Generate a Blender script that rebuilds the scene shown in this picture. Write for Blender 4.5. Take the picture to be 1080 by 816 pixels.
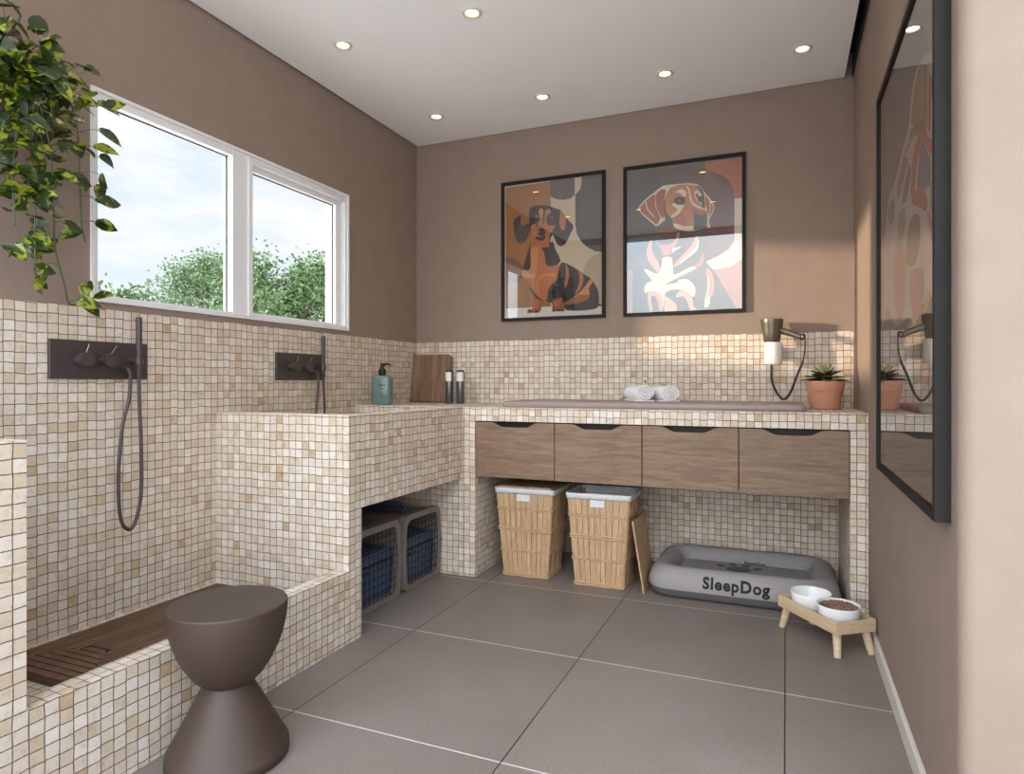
import bpy, bmesh, math, random
from mathutils import Vector, Matrix, noise
from mathutils.geometry import tessellate_polygon
PI = math.pi
random.seed(7)
for o in list(bpy.data.objects): bpy.data.objects.remove(o)
S = bpy.context.scene
C = S.collection
# ------------------------------------------------------------ camera
cam_d = bpy.data.cameras.new('camera'); cam = bpy.data.objects.new('camera', cam_d); C.objects.link(cam)
F_PX = 685.63; YAW = 0.3988
cam_d.sensor_fit = 'HORIZONTAL'; cam_d.sensor_width = 36; cam_d.lens = F_PX/1080*36
cam_d.shift_y = -(408-403.6)/1080; cam_d.clip_start = .02; cam_d.clip_end = 400
cam.location = (2.2249, -3.674, 1.0); cam.rotation_euler = (PI/2, 0, YAW)
S.camera = cam
S.view_settings.view_transform = 'Standard'; S.view_settings.look = 'None'
S.view_settings.gamma = 1; S.view_settings.use_curve_mapping = False
S.view_settings.exposure = 0.33
# ------------------------------------------------------------ light numbers
SKY = 1.0          # general sky strength
SKY_FRONT = 5.6   # extra brightness of the low evening sky in front of the open side
SUN_W = 4.0        # low warm sun that comes in through the window
SPOT_W = 1.8
# world: hazy evening sky with soft procedural clouds
w = bpy.data.worlds.new('sky'); S.world = w; w.use_nodes = True
nt = w.node_tree; nt.nodes.clear()
def wn(t, **k):
    n = nt.nodes.new(t)
    for a, b in k.items(): setattr(n, a, b)
    return n
tc = wn('ShaderNodeTexCoord'); sep = wn('ShaderNodeSeparateXYZ'); nt.links.new(tc.outputs['Generated'], sep.inputs[0])
grad = wn('ShaderNodeValToRGB'); nt.links.new(sep.outputs['Z'], grad.inputs[0])
cr = grad.color_ramp; cr.elements[0].position = 0.0; cr.elements[0].color = (.86, .80, .74, 1)
cr.elements[1].position = .75; cr.elements[1].color = (.36, .52, .74, 1)
e = cr.elements.new(.10); e.color = (.70, .77, .84, 1)
e = cr.elements.new(.30); e.color = (.54, .68, .84, 1)
mp = wn('ShaderNodeMapping'); mp.inputs['Scale'].default_value = (1.6, 1.6, 5.0); nt.links.new(tc.outputs['Generated'], mp.inputs[0])
nz = wn('ShaderNodeTexNoise'); nz.inputs['Scale'].default_value = 2.2; nz.inputs['Detail'].default_value = 7; nz.inputs['Roughness'].default_value = .58
nt.links.new(mp.outputs[0], nz.inputs['Vector'])
cl = wn('ShaderNodeValToRGB'); nt.links.new(nz.outputs['Fac'], cl.inputs[0])
cl.color_ramp.elements[0].position = .40; cl.color_ramp.elements[0].color = (0, 0, 0, 1)
cl.color_ramp.elements[1].position = .68; cl.color_ramp.elements[1].color = (1, 1, 1, 1)
mixc = wn('ShaderNodeMix', data_type='RGBA'); nt.links.new(cl.outputs[0], mixc.inputs[0])
nt.links.new(grad.outputs[0], mixc.inputs[6]); mixc.inputs[7].default_value = (.92, .875, .835, 1)
dot = wn('ShaderNodeVectorMath', operation='DOT_PRODUCT'); nt.links.new(tc.outputs['Generated'], dot.inputs[0])
dot.inputs[1].default_value = Vector((-.40, -.70, .60)).normalized()
mr = wn('ShaderNodeMapRange'); mr.inputs[1].default_value = .12; mr.inputs[2].default_value = .75; mr.inputs[3].default_value = 0; mr.inputs[4].default_value = SKY*(SKY_FRONT-1)
nt.links.new(dot.outputs['Value'], mr.inputs[0])
bg = wn('ShaderNodeBackground'); nt.links.new(mixc.outputs[2], bg.inputs[0]); zf = wn('ShaderNodeMapRange'); zf.inputs[1].default_value = .05; zf.inputs[2].default_value = .42; zf.inputs[3].default_value = .5; zf.inputs[4].default_value = 1.25; nt.links.new(sep.outputs['Z'], zf.inputs[0])
mm = wn('ShaderNodeMath', operation='MULTIPLY'); nt.links.new(mr.outputs[0], mm.inputs[0]); nt.links.new(zf.outputs[0], mm.inputs[1])
aa = wn('ShaderNodeMath', operation='ADD'); nt.links.new(mm.outputs[0], aa.inputs[0]); aa.inputs[1].default_value = SKY
nt.links.new(aa.outputs[0], bg.inputs[1])
ow = wn('ShaderNodeOutputWorld'); nt.links.new(bg.outputs[0], ow.inputs[0])
# sun: enters by the window, almost level
sd = bpy.data.lights.new('sun', 'SUN'); sun = bpy.data.objects.new('sun', sd); C.objects.link(sun)
sd.energy = SUN_W; sd.color = (1.0, .84, .64); sd.angle = math.radians(2.4)
AZ = math.radians(62); EL = math.radians(5.6)
dv = Vector((math.sin(AZ)*math.cos(EL), math.cos(AZ)*math.cos(EL), -math.sin(EL)))
sun.rotation_euler = dv.to_track_quat('-Z', 'Y').to_euler(); sun.location = (-6, -5, 3)

# ------------------------------------------------------------ materials
def srgb(r, g, b):
    f = lambda c: (c/255/12.92) if c/255 <= .04045 else ((c/255+.055)/1.055)**2.4
    return (f(r), f(g), f(b), 1)
class M:
    def __init__(s, name, col=(.5, .5, .5, 1), rough=.5, metal=0, spec=.5):
        s.m = bpy.data.materials.new(name); s.m.use_nodes = True; s.t = s.m.node_tree
        s.b = s.t.nodes['Principled BSDF']
        s.b.inputs['Base Color'].default_value = col; s.b.inputs['Roughness'].default_value = rough
        s.b.inputs['Metallic'].default_value = metal; s.b.inputs['Specular IOR Level'].default_value = spec
    def n(s, t, **k):
        n = s.t.nodes.new(t)
        for a, b in k.items(): setattr(n, a, b)
        return n
    def l(s, a, b): s.t.links.new(a, b)
    def math(s, op, a, b=None, c=None):
        n = s.n('ShaderNodeMath', operation=op)
        for i, v in enumerate((a, b, c)):
            if v is None: continue
            if isinstance(v, (int, float)): n.inputs[i].default_value = v
            else: s.l(v, n.inputs[i])
        return n.outputs[0]
    def noise(s, scale, detail=3, rough=.5, vec=None, mapscale=None, coord='Object'):
        if vec is None:
            tc = s.n('ShaderNodeTexCoord'); vec = tc.outputs[coord]
        if mapscale:
            mp = s.n('ShaderNodeMapping'); mp.inputs['Scale'].default_value = mapscale; s.l(vec, mp.inputs[0]); vec = mp.outputs[0]
        n = s.n('ShaderNodeTexNoise'); n.inputs['Scale'].default_value = scale; n.inputs['Detail'].default_value = detail; n.inputs['Roughness'].default_value = rough
        s.l(vec, n.inputs['Vector']); return n
    def ramp(s, fac, stops, interp='LINEAR'):
        r = s.n('ShaderNodeValToRGB'); s.l(fac, r.inputs[0]); r.color_ramp.interpolation = interp
        el = r.color_ramp.elements; el[0].position, el[0].color = stops[0]; el[1].position, el[1].color = stops[-1]
        for p, c in stops[1:-1]: x = el.new(p); x.color = c
        return r.outputs[0]
    def bump(s, h, strength=.3, dist=.002):
        b = s.n('ShaderNodeBump'); b.inputs['Strength'].default_value = strength; b.inputs['Distance'].default_value = dist
        s.l(h, b.inputs['Height']); s.l(b.outputs[0], s.b.inputs['Normal'])
    def mix(s, fac, a, b, blend='MIX'):
        m = s.n('ShaderNodeMix', data_type='RGBA', blend_type=blend)
        for i, v in ((0, fac), (6, a), (7, b)):
            if isinstance(v, (int, float)): m.inputs[i].default_value = v
            elif isinstance(v, tuple): m.inputs[i].default_value = v
            else: s.l(v, m.inputs[i])
        return m.outputs[2]
def mottled(name, col, rough=.5, amt=.12, scale=8, bump=0, bscale=60, mapscale=None, **k):
    m = M(name, col, rough, **k)
    nz = m.noise(scale, 4, .55, mapscale=mapscale)
    a = tuple(c*(1-amt) for c in col[:3])+(1,); b = tuple(min(1, c*(1+amt)) for c in col[:3])+(1,)
    m.l(m.ramp(nz.outputs['Fac'], [(.3, a), (.7, b)]), m.b.inputs['Base Color'])
    if bump:
        bz = m.noise(bscale, 3, .6); m.bump(bz.outputs['Fac'], bump, .001)
    return m.m
PITCH = .0328
def mosaic():
    m = M('stone_mosaic', rough=.55, spec=.35)
    g = m.n('ShaderNodeNewGeometry'); p = m.n('ShaderNodeSeparateXYZ'); m.l(g.outputs['Position'], p.inputs[0])
    q = m.n('ShaderNodeSeparateXYZ'); m.l(g.outputs['True Normal'], q.inputs[0])
    ax = m.math('GREATER_THAN', m.math('ABSOLUTE', q.outputs[0]), .6); az = m.math('GREATER_THAN', m.math('ABSOLUTE', q.outputs[2]), .6)
    def sel(f, a, b):  # f? b : a
        return m.math('ADD', m.math('MULTIPLY', a, m.math('SUBTRACT', 1, f)), m.math('MULTIPLY', b, f))
    u = sel(ax, p.outputs[0], m.math('ADD', p.outputs[1], 2.4359))
    v = sel(az, m.math('SUBTRACT', p.outputs[2], 1.2607), p.outputs[1])
    wob = m.noise(14, 2, .5, vec=g.outputs['Position'])
    w2 = m.math('MULTIPLY', m.math('SUBTRACT', wob.outputs['Fac'], .5), .010)
    u = m.math('DIVIDE', m.math('ADD', u, m.math('MULTIPLY', w2, .6)), PITCH)
    v = m.math('DIVIDE', m.math('ADD', v, w2), PITCH)
    cu = m.math('FLOOR', u)
    cmb0 = m.n('ShaderNodeCombineXYZ'); m.l(cu, cmb0.inputs[0]); m.l(ax, cmb0.inputs[1])
    w0 = m.n('ShaderNodeTexWhiteNoise', noise_dimensions='3D'); m.l(cmb0.outputs[0], w0.inputs['Vector'])
    v = m.math('ADD', v, m.math('MULTIPLY', m.math('SUBTRACT', w0.outputs['Value'], .5), .13))
    cv = m.math('FLOOR', v)
    cmb = m.n('ShaderNodeCombineXYZ'); m.l(cu, cmb.inputs[0]); m.l(cv, cmb.inputs[1]); m.l(m.math('ADD', m.math('MULTIPLY', ax, 17.3), m.math('MULTIPLY', az, 5.1)), cmb.inputs[2])
    wnz = m.n('ShaderNodeTexWhiteNoise', noise_dimensions='3D'); m.l(cmb.outputs[0], wnz.inputs['Vector'])
    fu = m.math('FRACT', u); fv = m.math('FRACT', v)
    du = m.math('MINIMUM', fu, m.math('SUBTRACT', 1, fu)); dvv = m.math('MINIMUM', fv, m.math('SUBTRACT', 1, fv))
    d = m.math('MINIMUM', du, dvv)
    edge = m.noise(160, 2, .6, vec=g.outputs['Position'])
    d = m.math('ADD', d, m.math('MULTIPLY', m.math('SUBTRACT', edge.outputs['Fac'], .5), .05))
    tile = m.n('ShaderNodeMapRange', interpolation_type='SMOOTHSTEP'); m.l(d, tile.inputs[0]); tile.inputs[1].default_value = .016; tile.inputs[2].default_value = .048
    col = m.ramp(wnz.outputs['Value'], [(0, srgb(190, 164, 130)), (.025, srgb(198, 176, 148)), (.05, srgb(206, 187, 164)), (.3, srgb(213, 197, 178)), (.7, srgb(218, 204, 188)), (1, srgb(227, 216, 203))])
    mb = m.noise(38, 5, .65, vec=g.outputs['Position'])
    vein = m.ramp(mb.outputs['Fac'], [(.32, (.80, .72, .60, 1)), (.46, (.97, .95, .92, 1)), (.6, (1, 1, 1, 1)), (.75, (1.05, 1.05, 1.05, 1))])
    col = m.mix(.8, col, vein, 'MULTIPLY')
    col = m.mix(tile.outputs[0], srgb(108, 86, 66), col)
    m.l(col, m.b.inputs['Base Color'])
    m.bump(tile.outputs[0], .8, .003)
    return m.m
MOS = mosaic()
def paint(name, col, am=.04):
    m = M(name, col, .75, spec=.25)
    nz = m.noise(9, 3, .5); a = tuple(c*(1-am) for c in col[:3])+(1,); b = tuple(c*(1+am) for c in col[:3])+(1,)
    m.l(m.ramp(nz.outputs['Fac'], [(.3, a), (.7, b)]), m.b.inputs['Base Color'])
    bz = m.noise(60, 3, .6, mapscale=(6, 6, 1)); m.bump(bz.outputs['Fac'], .25, .0015)
    return m.m
WALL = paint('taupe_paint', srgb(146, 127, 113))
CEIL = paint('ceiling_white', srgb(246, 242, 238), .008)
DARK = mottled('shadow_gap_black', (.015, .012, .011, 1), .9)  # near-black puts the ceiling gap's shade into slab and lining colour
def floor_mat():
    m = M('porcelain_floor', rough=.5, spec=.4)
    g = m.n('ShaderNodeNewGeometry'); p = m.n('ShaderNodeSeparateXYZ'); m.l(g.outputs['Position'], p.inputs[0])
    u = m.math('DIVIDE', m.math('SUBTRACT', p.outputs[0], .842), .690); v = m.math('DIVIDE', m.math('ADD', p.outputs[1], .701), .703)
    def near(x):
        f = m.math('FRACT', x); return m.math('MULTIPLY', m.math('MINIMUM', f, m.math('SUBTRACT', 1, f)), .7)
    gu = m.math('LESS_THAN', near(u), .0020); gv = m.math('LESS_THAN', near(v), .0024)
    cmb = m.n('ShaderNodeCombineXYZ'); m.l(m.math('FLOOR', u), cmb.inputs[0]); m.l(m.math('FLOOR', v), cmb.inputs[1])
    wz = m.n('ShaderNodeTexWhiteNoise', noise_dimensions='3D'); m.l(cmb.outputs[0], wz.inputs['Vector'])
    fine = m.noise(170, 4, .7, vec=g.outputs['Position']); big = m.noise(3, 4, .5, vec=g.outputs['Position'])
    c = m.ramp(fine.outputs['Fac'], [(.3, srgb(115, 105, 97)), (.7, srgb(138, 127, 118))])
    c = m.mix(1.0, c, m.ramp(big.outputs['Fac'], [(.3, (.92, .91, .9, 1)), (.7, (1.06, 1.06, 1.06, 1))]), 'MULTIPLY')
    c = m.mix(1.0, c, m.ramp(wz.outputs['Value'], [(0, (.95, .95, .95, 1)), (1, (1.05, 1.05, 1.05, 1))]), 'MULTIPLY')
    c = m.mix(gv, c, srgb(204, 196, 186)); c = m.mix(gu, c, srgb(48, 42, 38))
    m.l(c, m.b.inputs['Base Color']); m.bump(fine.outputs['Fac'], .2, .001)
    return m.m
FLOOR = floor_mat()
def wood(name, c0, c1, c2, axis='x', scale=1.0, rough=.5):
    m = M(name, rough=rough, spec=.3)
    sc = {'x': (1.2, 9, 14), 'z': (14, 9, 1.2), 'y': (14, 1.2, 9)}[axis]
    sc = tuple(v*scale for v in sc)
    n1 = m.noise(2.2, 6, .62, mapscale=sc); n1.inputs['Distortion'].default_value = 1.1
    n2 = m.noise(9, 5, .7, mapscale=sc)
    f = m.math('ADD', m.math('MULTIPLY', n1.outputs['Fac'], .65), m.math('MULTIPLY', n2.outputs['Fac'], .35))
    m.l(m.ramp(f, [(.34, c0), (.5, c1), (.64, c2)]), m.b.inputs['Base Color'])
    m.bump(n2.outputs['Fac'], .25, .0008)
    return m.m
OAK = wood('grey_oak', srgb(108, 85, 66), srgb(131, 106, 84), srgb(148, 123, 99), 'x', 1.7)
DUCK = wood('dark_teak', srgb(72, 50, 38), srgb(98, 72, 55), srgb(120, 92, 72), 'y')
BOARD = wood('walnut_board', srgb(96, 72, 54), srgb(124, 98, 76), srgb(146, 118, 94), 'z')
PALE = wood('pale_oak', srgb(186, 158, 124), srgb(204, 178, 144), srgb(216, 192, 160), 'x')
STOOLM = mottled('brown_lacquer', srgb(66, 50, 40), .55, .10, 5)
BRONZE = mottled('dark_bronze_metal', srgb(78, 68, 66), .42, .05, 10, metal=.25)
BLACKM = mottled('black_metal_frame', srgb(34, 31, 29), .6, .05, 10, spec=.2)
STEEL = mottled('brushed_steel', srgb(170, 165, 158), .3, .05, 20, metal=1)
WPVC = mottled('white_window_frame', srgb(228, 226, 224), .35, .02, 4)
WHITEC = mottled('white_ceramic', srgb(236, 234, 230), .22, .02, 5)
TERRA = mottled('terracotta', srgb(190, 132, 104), .7, .09, 14, .25, 90)
SOIL = mottled('potting_soil', srgb(58, 42, 32), .95, .3, 60, .8, 120)
GREYF = mottled('grey_bed_fabric', srgb(150, 143, 138), .9, .08, 220, .5, 420)
DGREYF = mottled('dark_grey_bed_fabric', srgb(84, 82, 80), .95, .3, 260, .5, 420)
MATF = mottled('taupe_vinyl_mat', srgb(150, 132, 124), .45, .04, 9)
TOWEL = mottled('white_terry', srgb(232, 230, 228), .95, .05, 160, .9, 380)
CLOTH = mottled('grey_white_liner', srgb(214, 212, 208), .9, .05, 90, .4, 300)
KIBBLE = mottled('brown_kibble', srgb(134, 102, 82), .8, .3, 60, .5, 200)
CRGREY = mottled('crate_grey_plastic', srgb(116, 106, 98), .5, .06, 10)
CRBLUE = mottled('crate_blue_plastic', srgb(66, 82, 108), .5, .06, 10)
CORD = mottled('black_rubber_cord', srgb(26, 24, 23), .5, .05, 10)
OLIVE = mottled('olive_bronze_metal', srgb(104, 98, 84), .32, .05, 8, metal=.6)
PLWHITE = mottled('glossy_white_plastic', srgb(226, 222, 214), .25, .02, 6)
INK = mottled('printed_dark_ink', srgb(34, 33, 34), .8, .05, 10)
SKIRT = mottled('pale_baseboard', srgb(212, 202, 190), .5, .04, 12)
LEAFS = mottled('sage_leaf', srgb(128, 134, 104), .6, .12, 30)
RIND = mottled('exterior_render', srgb(178, 170, 162), .8, .04, 6)
TREEL = mottled('outdoor_tree_leaf', srgb(92, 118, 70), .6, .5, 7)
BARK = mottled('tree_bark', srgb(84, 70, 56), .9, .2, 20)
GROUND = mottled('outdoor_paving', srgb(231, 225, 217), .9, .1, .7)
def variegated(name, dark, light, thr=.56, sc=22):
    m = M(name, rough=.38, spec=.5)
    nz = m.noise(sc, 3, .6); nz.inputs['Distortion'].default_value = .8
    f2 = m.noise(4, 2, .5)
    f = m.math('ADD', m.math('MULTIPLY', nz.outputs['Fac'], .8), m.math('MULTIPLY', f2.outputs['Fac'], .2))
    m.l(m.ramp(f, [(thr-.02, dark), (thr+.03, light)]), m.b.inputs['Base Color'])
    m.b.inputs['Subsurface Weight'].default_value = 0
    return m.m
POTHOS = variegated('variegated_pothos_leaf', srgb(40, 56, 14), srgb(140, 148, 34), .55, 30)
SUCC = variegated('dark_succulent_leaf', srgb(66, 62, 44), srgb(110, 112, 72), .58, 14)
SUCCY = mottled('light_succulent_leaf', srgb(140, 146, 98), .5, .12, 25)
STEMM = mottled('green_stem', srgb(78, 92, 62), .6, .1, 20)
def glassmat(name, ior=1.5, tint=(1, 1, 1, 1), rough=0.0, gain=1.0):
    m = M(name); t = m.t
    for n in list(t.nodes): t.nodes.remove(n)
    out = m.n('ShaderNodeOutputMaterial'); mx = m.n('ShaderNodeMixShader'); fr = m.n('ShaderNodeFresnel'); fr.inputs['IOR'].default_value = ior
    tr = m.n('ShaderNodeBsdfTransparent'); tr.inputs[0].default_value = tint
    gl = m.n('ShaderNodeBsdfAnisotropic') if False else m.n('ShaderNodeBsdfGlossy'); gl.inputs['Roughness'].default_value = rough
    gg = m.n('ShaderNodeNewGeometry'); ff = m.math('MINIMUM', m.math('MULTIPLY', m.math('MULTIPLY', fr.outputs[0], gain), m.math('SUBTRACT', 1, gg.outputs['Backfacing'])), .95)
    m.l(ff, mx.inputs[0]); m.l(tr.outputs[0], mx.inputs[1]); m.l(gl.outputs[0], mx.inputs[2]); m.l(mx.outputs[0], out.inputs[0])
    return m.m
GLASSW = glassmat('window_glass', 1.25)
GLASSP = glassmat('picture_glass', 2.25, (.97, .97, .97, 1))
def emis(name, col, st):
    m = M(name, col); m.b.inputs['Emission Color'].default_value = col; m.b.inputs['Emission Strength'].default_value = st; return m.m
LAMP = emis('lit_bulb', srgb(255, 214, 150), 9)
RING = mottled('satin_white_ring', srgb(214, 204, 190), .35, .03, 10)
flat_cache = {}
def flat(rgb):
    if rgb not in flat_cache: flat_cache[rgb] = mottled('print_ink_%02x%02x%02x' % rgb, srgb(*rgb), .6, .02, 30)
    return flat_cache[rgb]

# ------------------------------------------------------------ mesh helpers
ORG = {}
def nb(): return bmesh.new()
def box(bm, x0, x1, y0, y1, z0, z1, bev=0, seg=2, mi=0):
    vs = [bm.verts.new(p) for p in ((x0,y0,z0),(x1,y0,z0),(x1,y1,z0),(x0,y1,z0),(x0,y0,z1),(x1,y0,z1),(x1,y1,z1),(x0,y1,z1))]
    fs = [bm.faces.new([vs[i] for i in f]) for f in ((3,2,1,0),(4,5,6,7),(0,1,5,4),(1,2,6,5),(2,3,7,6),(3,0,4,7))]
    for f in fs: f.material_index = mi
    if bev:
        es = list({e for f in fs for e in f.edges})
        bmesh.ops.bevel(bm, geom=es, offset=bev, segments=seg, affect='EDGES', profile=.5)
    return fs
def prism(bm, pts, axis, a, b, mi=0):
    """polygon pts (2D) extruded along axis from a to b. axis x: pts=(y,z); y: pts=(x,z); z: pts=(x,y)"""
    def P(p, t): return {'x': (t, p[0], p[1]), 'y': (p[0], t, p[1]), 'z': (p[0], p[1], t)}[axis]
    A = [bm.verts.new(P(p, a)) for p in pts]; B = [bm.verts.new(P(p, b)) for p in pts]; n = len(pts); fs = []
    for q, rev in ((A, False), (B, True)):
        for t in tessellate_polygon([[Vector((p[0], p[1], 0)) for p in pts]]):
            try: fs.append(bm.faces.new([q[i] for i in t]))
            except ValueError: pass
    for i in range(n): fs.append(bm.faces.new((A[i], A[(i+1) % n], B[(i+1) % n], B[i])))
    for f in fs: f.material_index = mi
    bmesh.ops.recalc_face_normals(bm, faces=fs)
    return fs
def lathe(bm, prof, cx=0, cy=0, cz=0, n=32, mi=0):
    rings = []
    for r, z in prof:
        if r < 1e-6: rings.append([bm.verts.new((cx, cy, cz+z))])
        else: rings.append([bm.verts.new((cx+r*math.cos(2*PI*i/n), cy+r*math.sin(2*PI*i/n), cz+z)) for i in range(n)])
    fs = []
    for a, b in zip(rings, rings[1:]):
        for i in range(n):
            j = (i+1) % n
            if len(a) == 1 and len(b) == 1: continue
            if len(a) == 1: fs.append(bm.faces.new((a[0], b[j], b[i])))
            elif len(b) == 1: fs.append(bm.faces.new((a[i], a[j], b[0])))
            else: fs.append(bm.faces.new((a[i], a[j], b[j], b[i])))
    for f in fs: f.material_index = mi
    bmesh.ops.recalc_face_normals(bm, faces=fs)
    return fs
def smooth_path(pts, k=6):
    P = [Vector(p) for p in pts]; out = []
    for i in range(len(P)-1):
        p0 = P[max(i-1, 0)]; p1 = P[i]; p2 = P[i+1]; p3 = P[min(i+2, len(P)-1)]
        for j in range(k):
            t = j/k; out.append(.5*((2*p1)+(-p0+p2)*t+(2*p0-5*p1+4*p2-p3)*t*t+(-p0+3*p1-3*p2+p3)*t**3))
    out.append(P[-1]); return out
def tube(bm, pts, r, n=8, mi=0, caps=True):
    P = [Vector(p) for p in pts]; rings = []; up = Vector((0, 0, 1)); prev = None
    for i, p in enumerate(P):
        t = (P[min(i+1, len(P)-1)]-P[max(i-1, 0)]).normalized()
        if prev is None:
            a = t.cross(up); a = a if a.length > .1 else t.cross(Vector((1, 0, 0)))
        else: a = prev-t*prev.dot(t)
        a.normalize(); prev = a.copy(); b = t.cross(a)
        rr = r[i] if isinstance(r, (list, tuple)) else r
        rings.append([bm.verts.new(p+(a*math.cos(2*PI*k/n)+b*math.sin(2*PI*k/n))*rr) for k in range(n)])
    fs = []
    for q, s in zip(rings, rings[1:]):
        for k in range(n): fs.append(bm.faces.new((q[k], q[(k+1) % n], s[(k+1) % n], s[k])))
    if caps: fs.append(bm.faces.new(rings[0][::-1])); fs.append(bm.faces.new(rings[-1]))
    for f in fs: f.material_index = mi
    return fs
def obj(name, bm, mats, parent=None, smooth=False, local=False, loc=None):
    org = Vector((0, 0, 0))
    if parent is not None: org = ORG.get(parent.name, Vector((0, 0, 0)))
    elif loc is not None: org = Vector(loc)
    if local: org = Vector((0, 0, 0))
    if org.length > 0: bmesh.ops.translate(bm, verts=bm.verts, vec=-org)
    me = bpy.data.meshes.new(name); bm.to_mesh(me); bm.free()
    for m in (mats if isinstance(mats, (list, tuple)) else [mats]): me.materials.append(m)
    if smooth: me.shade_smooth()
    if smooth and smooth is not True: me.set_sharp_from_angle(angle=math.radians(smooth))
    o = bpy.data.objects.new(name, me); C.objects.link(o)
    if parent is not None:
        o.parent = parent; ORG[o.name] = org
    else:
        o.location = org; ORG[o.name] = org
    return o
def tag(o, label, cat, group=None):
    o['label'] = label; o['category'] = cat
    if group: o['group'] = group
    return o
def thing(name, label, cat, loc=(0, 0, 0), rz=0, group=None):
    o = bpy.data.objects.new(name, None); C.objects.link(o); o.empty_display_size = .05
    o.location = loc; o.rotation_euler = (0, 0, rz); ORG[o.name] = Vector(loc); return tag(o, label, cat, group)
def struct(name, bm, mats, smooth=False):
    o = obj(name, bm, mats, smooth=smooth); o['kind'] = 'structure'; return o
def copy_tree(o, parent=None):
    c = o.copy(); C.objects.link(c); c.parent = parent
    for ch in list(o.children): copy_tree(ch, c)
    return c
def ringframe(bm, rect_o, rect_i, axis, a, b, mi=0):
    """rectangular frame between outer and inner rect (u0,u1,v0,v1), extruded along axis a..b"""
    o, i = rect_o, rect_i
    O = [(o[0], o[2]), (o[1], o[2]), (o[1], o[3]), (o[0], o[3])]; I = [(i[0], i[2]), (i[1], i[2]), (i[1], i[3]), (i[0], i[3])]
    for k in range(4):
        j = (k+1) % 4; prism(bm, [O[k], O[j], I[j], I[k]], axis, a, b, mi)

# ============================================================ THE ROOM
W = 2.537; ZT = 1.2607; ZC = 2.538; ZK = .875; DK = -.668; XH = .683
YF = -3.12                      # open front edge of the room
WX0, WX1, WZ0, WZ1 = -2.164, -.723, 1.285, 2.032   # window opening (along y)
bm = nb(); box(bm, -.2, 4.4, -3.3, 0, -.12, 0); struct('floor', bm, FLOOR)
bm = nb(); box(bm, -60, 60, -60, 60, -.3, -.121); struct('floor_outside', bm, GROUND)
# left wall with window hole (painted upper part, mosaic lower part 3 mm proud of nothing: same plane)
bm = nb()
for (y0, y1, z0, z1) in ((YF, 0, 0, ZT), ): box(bm, -.12, 0, y0, y1, z0, z1, mi=1)
for (y0, y1, z0, z1) in ((YF, WX0, ZT, 2.66), (WX1, 0, ZT, 2.66), (WX0, WX1, ZT, WZ0), (WX0, WX1, WZ1, 2.66)):
    box(bm, -.12, 0, y0, y1, z0, z1)
struct('wall_left', bm, [WALL, MOS])
bm = nb(); box(bm, -.12, W+.12, 0, .12, 0, ZT, mi=1); box(bm, -.12, W+.12, 0, .12, ZT, 2.66); struct('wall_back', bm, [WALL, MOS])
# right wall: runs to a rounded outside corner, then turns away to the right
bm = nb(); R = .03; yc = -2.17
pts = [(W, 0), (W, yc+R)]+[(W+R-R*math.cos(a), yc+R-R*math.sin(a)) for a in [k*PI/2/6 for k in range(1, 7)]]+[(4.4, yc), (4.4, yc+.14), (W+.14, yc+.14), (W+.14, 0)]
prism(bm, pts, 'z', 0, 2.66); struct('wall_right', bm, WALL, smooth=30)
# ceiling panel floating with a dark shadow gap, slab above it
bm = nb(); box(bm, .015, W-.04, YF+.03, -.008, ZC, ZC+.015); struct('ceiling', bm, CEIL)
bm = nb(); box(bm, -.12, W+.14, YF, .12, 2.66, 2.80); struct('ceiling_slab', bm, DARK)
bm = nb(); box(bm, .0, W+.12, YF-.0, YF+.03, 2.47, 2.66); struct('trim_1', bm, WALL)
# rough masonry side wall that carries on outdoors from the left wall
BRICK = mottled('dark_garden_masonry', srgb(104, 90, 80), .9, .35, 14, .8, 40)
bm = nb(); box(bm, -.34, -.12, -5.35, YF-.001, -.12, 3.1); struct('garden_wall', bm, BRICK)
bm = nb(); box(bm, W-.006, W-.0005, -2.13, -.0, ZC-.0, 2.655); struct('gap_shade_lining', bm, DARK)  # thin black lining, added to paint the shade inside the ceiling gap
bm = nb(); box(bm, W-.013, W-.0003, yc+.01, DK-.001, .0005, .062, .002); struct('baseboard_right', bm, SKIRT)
# window
win = bpy.data.objects.new('window_1', None); C.objects.link(win); win['kind'] = 'structure'; win.location = (0, -1.44, WZ0); ORG['window_1'] = Vector((0, -1.44, WZ0))
bm = nb()
ringframe(bm, (WX0, WX1, WZ0, WZ1), (WX0+.012, WX1-.012, WZ0+.012, WZ1-.012), 'x', -.03, .010)
ringframe(bm, (WX0+.012, WX1-.012, WZ0+.012, WZ1-.012), (WX0+.026, WX1-.026, WZ0+.024, WZ1-.040), 'x', -.045, .002)
obj('window_casing', bm, WPVC, win)
bm = nb(); box(bm, -.05, .004, -1.537, -1.448, WZ0+.013, WZ1-.014, .002); box(bm, -.035, .012, -1.452, -1.428, WZ0+.013, WZ1-.02, .002); obj('mullion', bm, WPVC, win)
bm = nb(); ringframe(bm, (-1.45, -.749, WZ0+.024, WZ1-.034), (-1.432, -.797, WZ0+.036, WZ1-.066), 'x', -.055, -.025); obj('sash_frame', bm, WPVC, win)
bm = nb(); ringframe(bm, (-2.138, -1.537, WZ0+.024, WZ1-.036), (-2.135, -1.54, WZ0+.028, WZ1-.043), 'x', -.034, -.028); ringframe(bm, (-1.432, -.797, WZ0+.036, WZ1-.066), (-1.430, -.800, WZ0+.039, WZ1-.070), 'x', -.05, -.044); obj('glazing_gasket', bm, BLACKM, win)
bm = nb(); box(bm, -.038, -.034, -2.137, -1.538, WZ0+.025, WZ1-.038); obj('glass_pane', bm, GLASSW, win)
bm = nb(); box(bm, -.043, -.039, -1.433, -.796, WZ0+.035, WZ1-.064); obj('glass_pane', bm, GLASSW, win)
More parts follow.
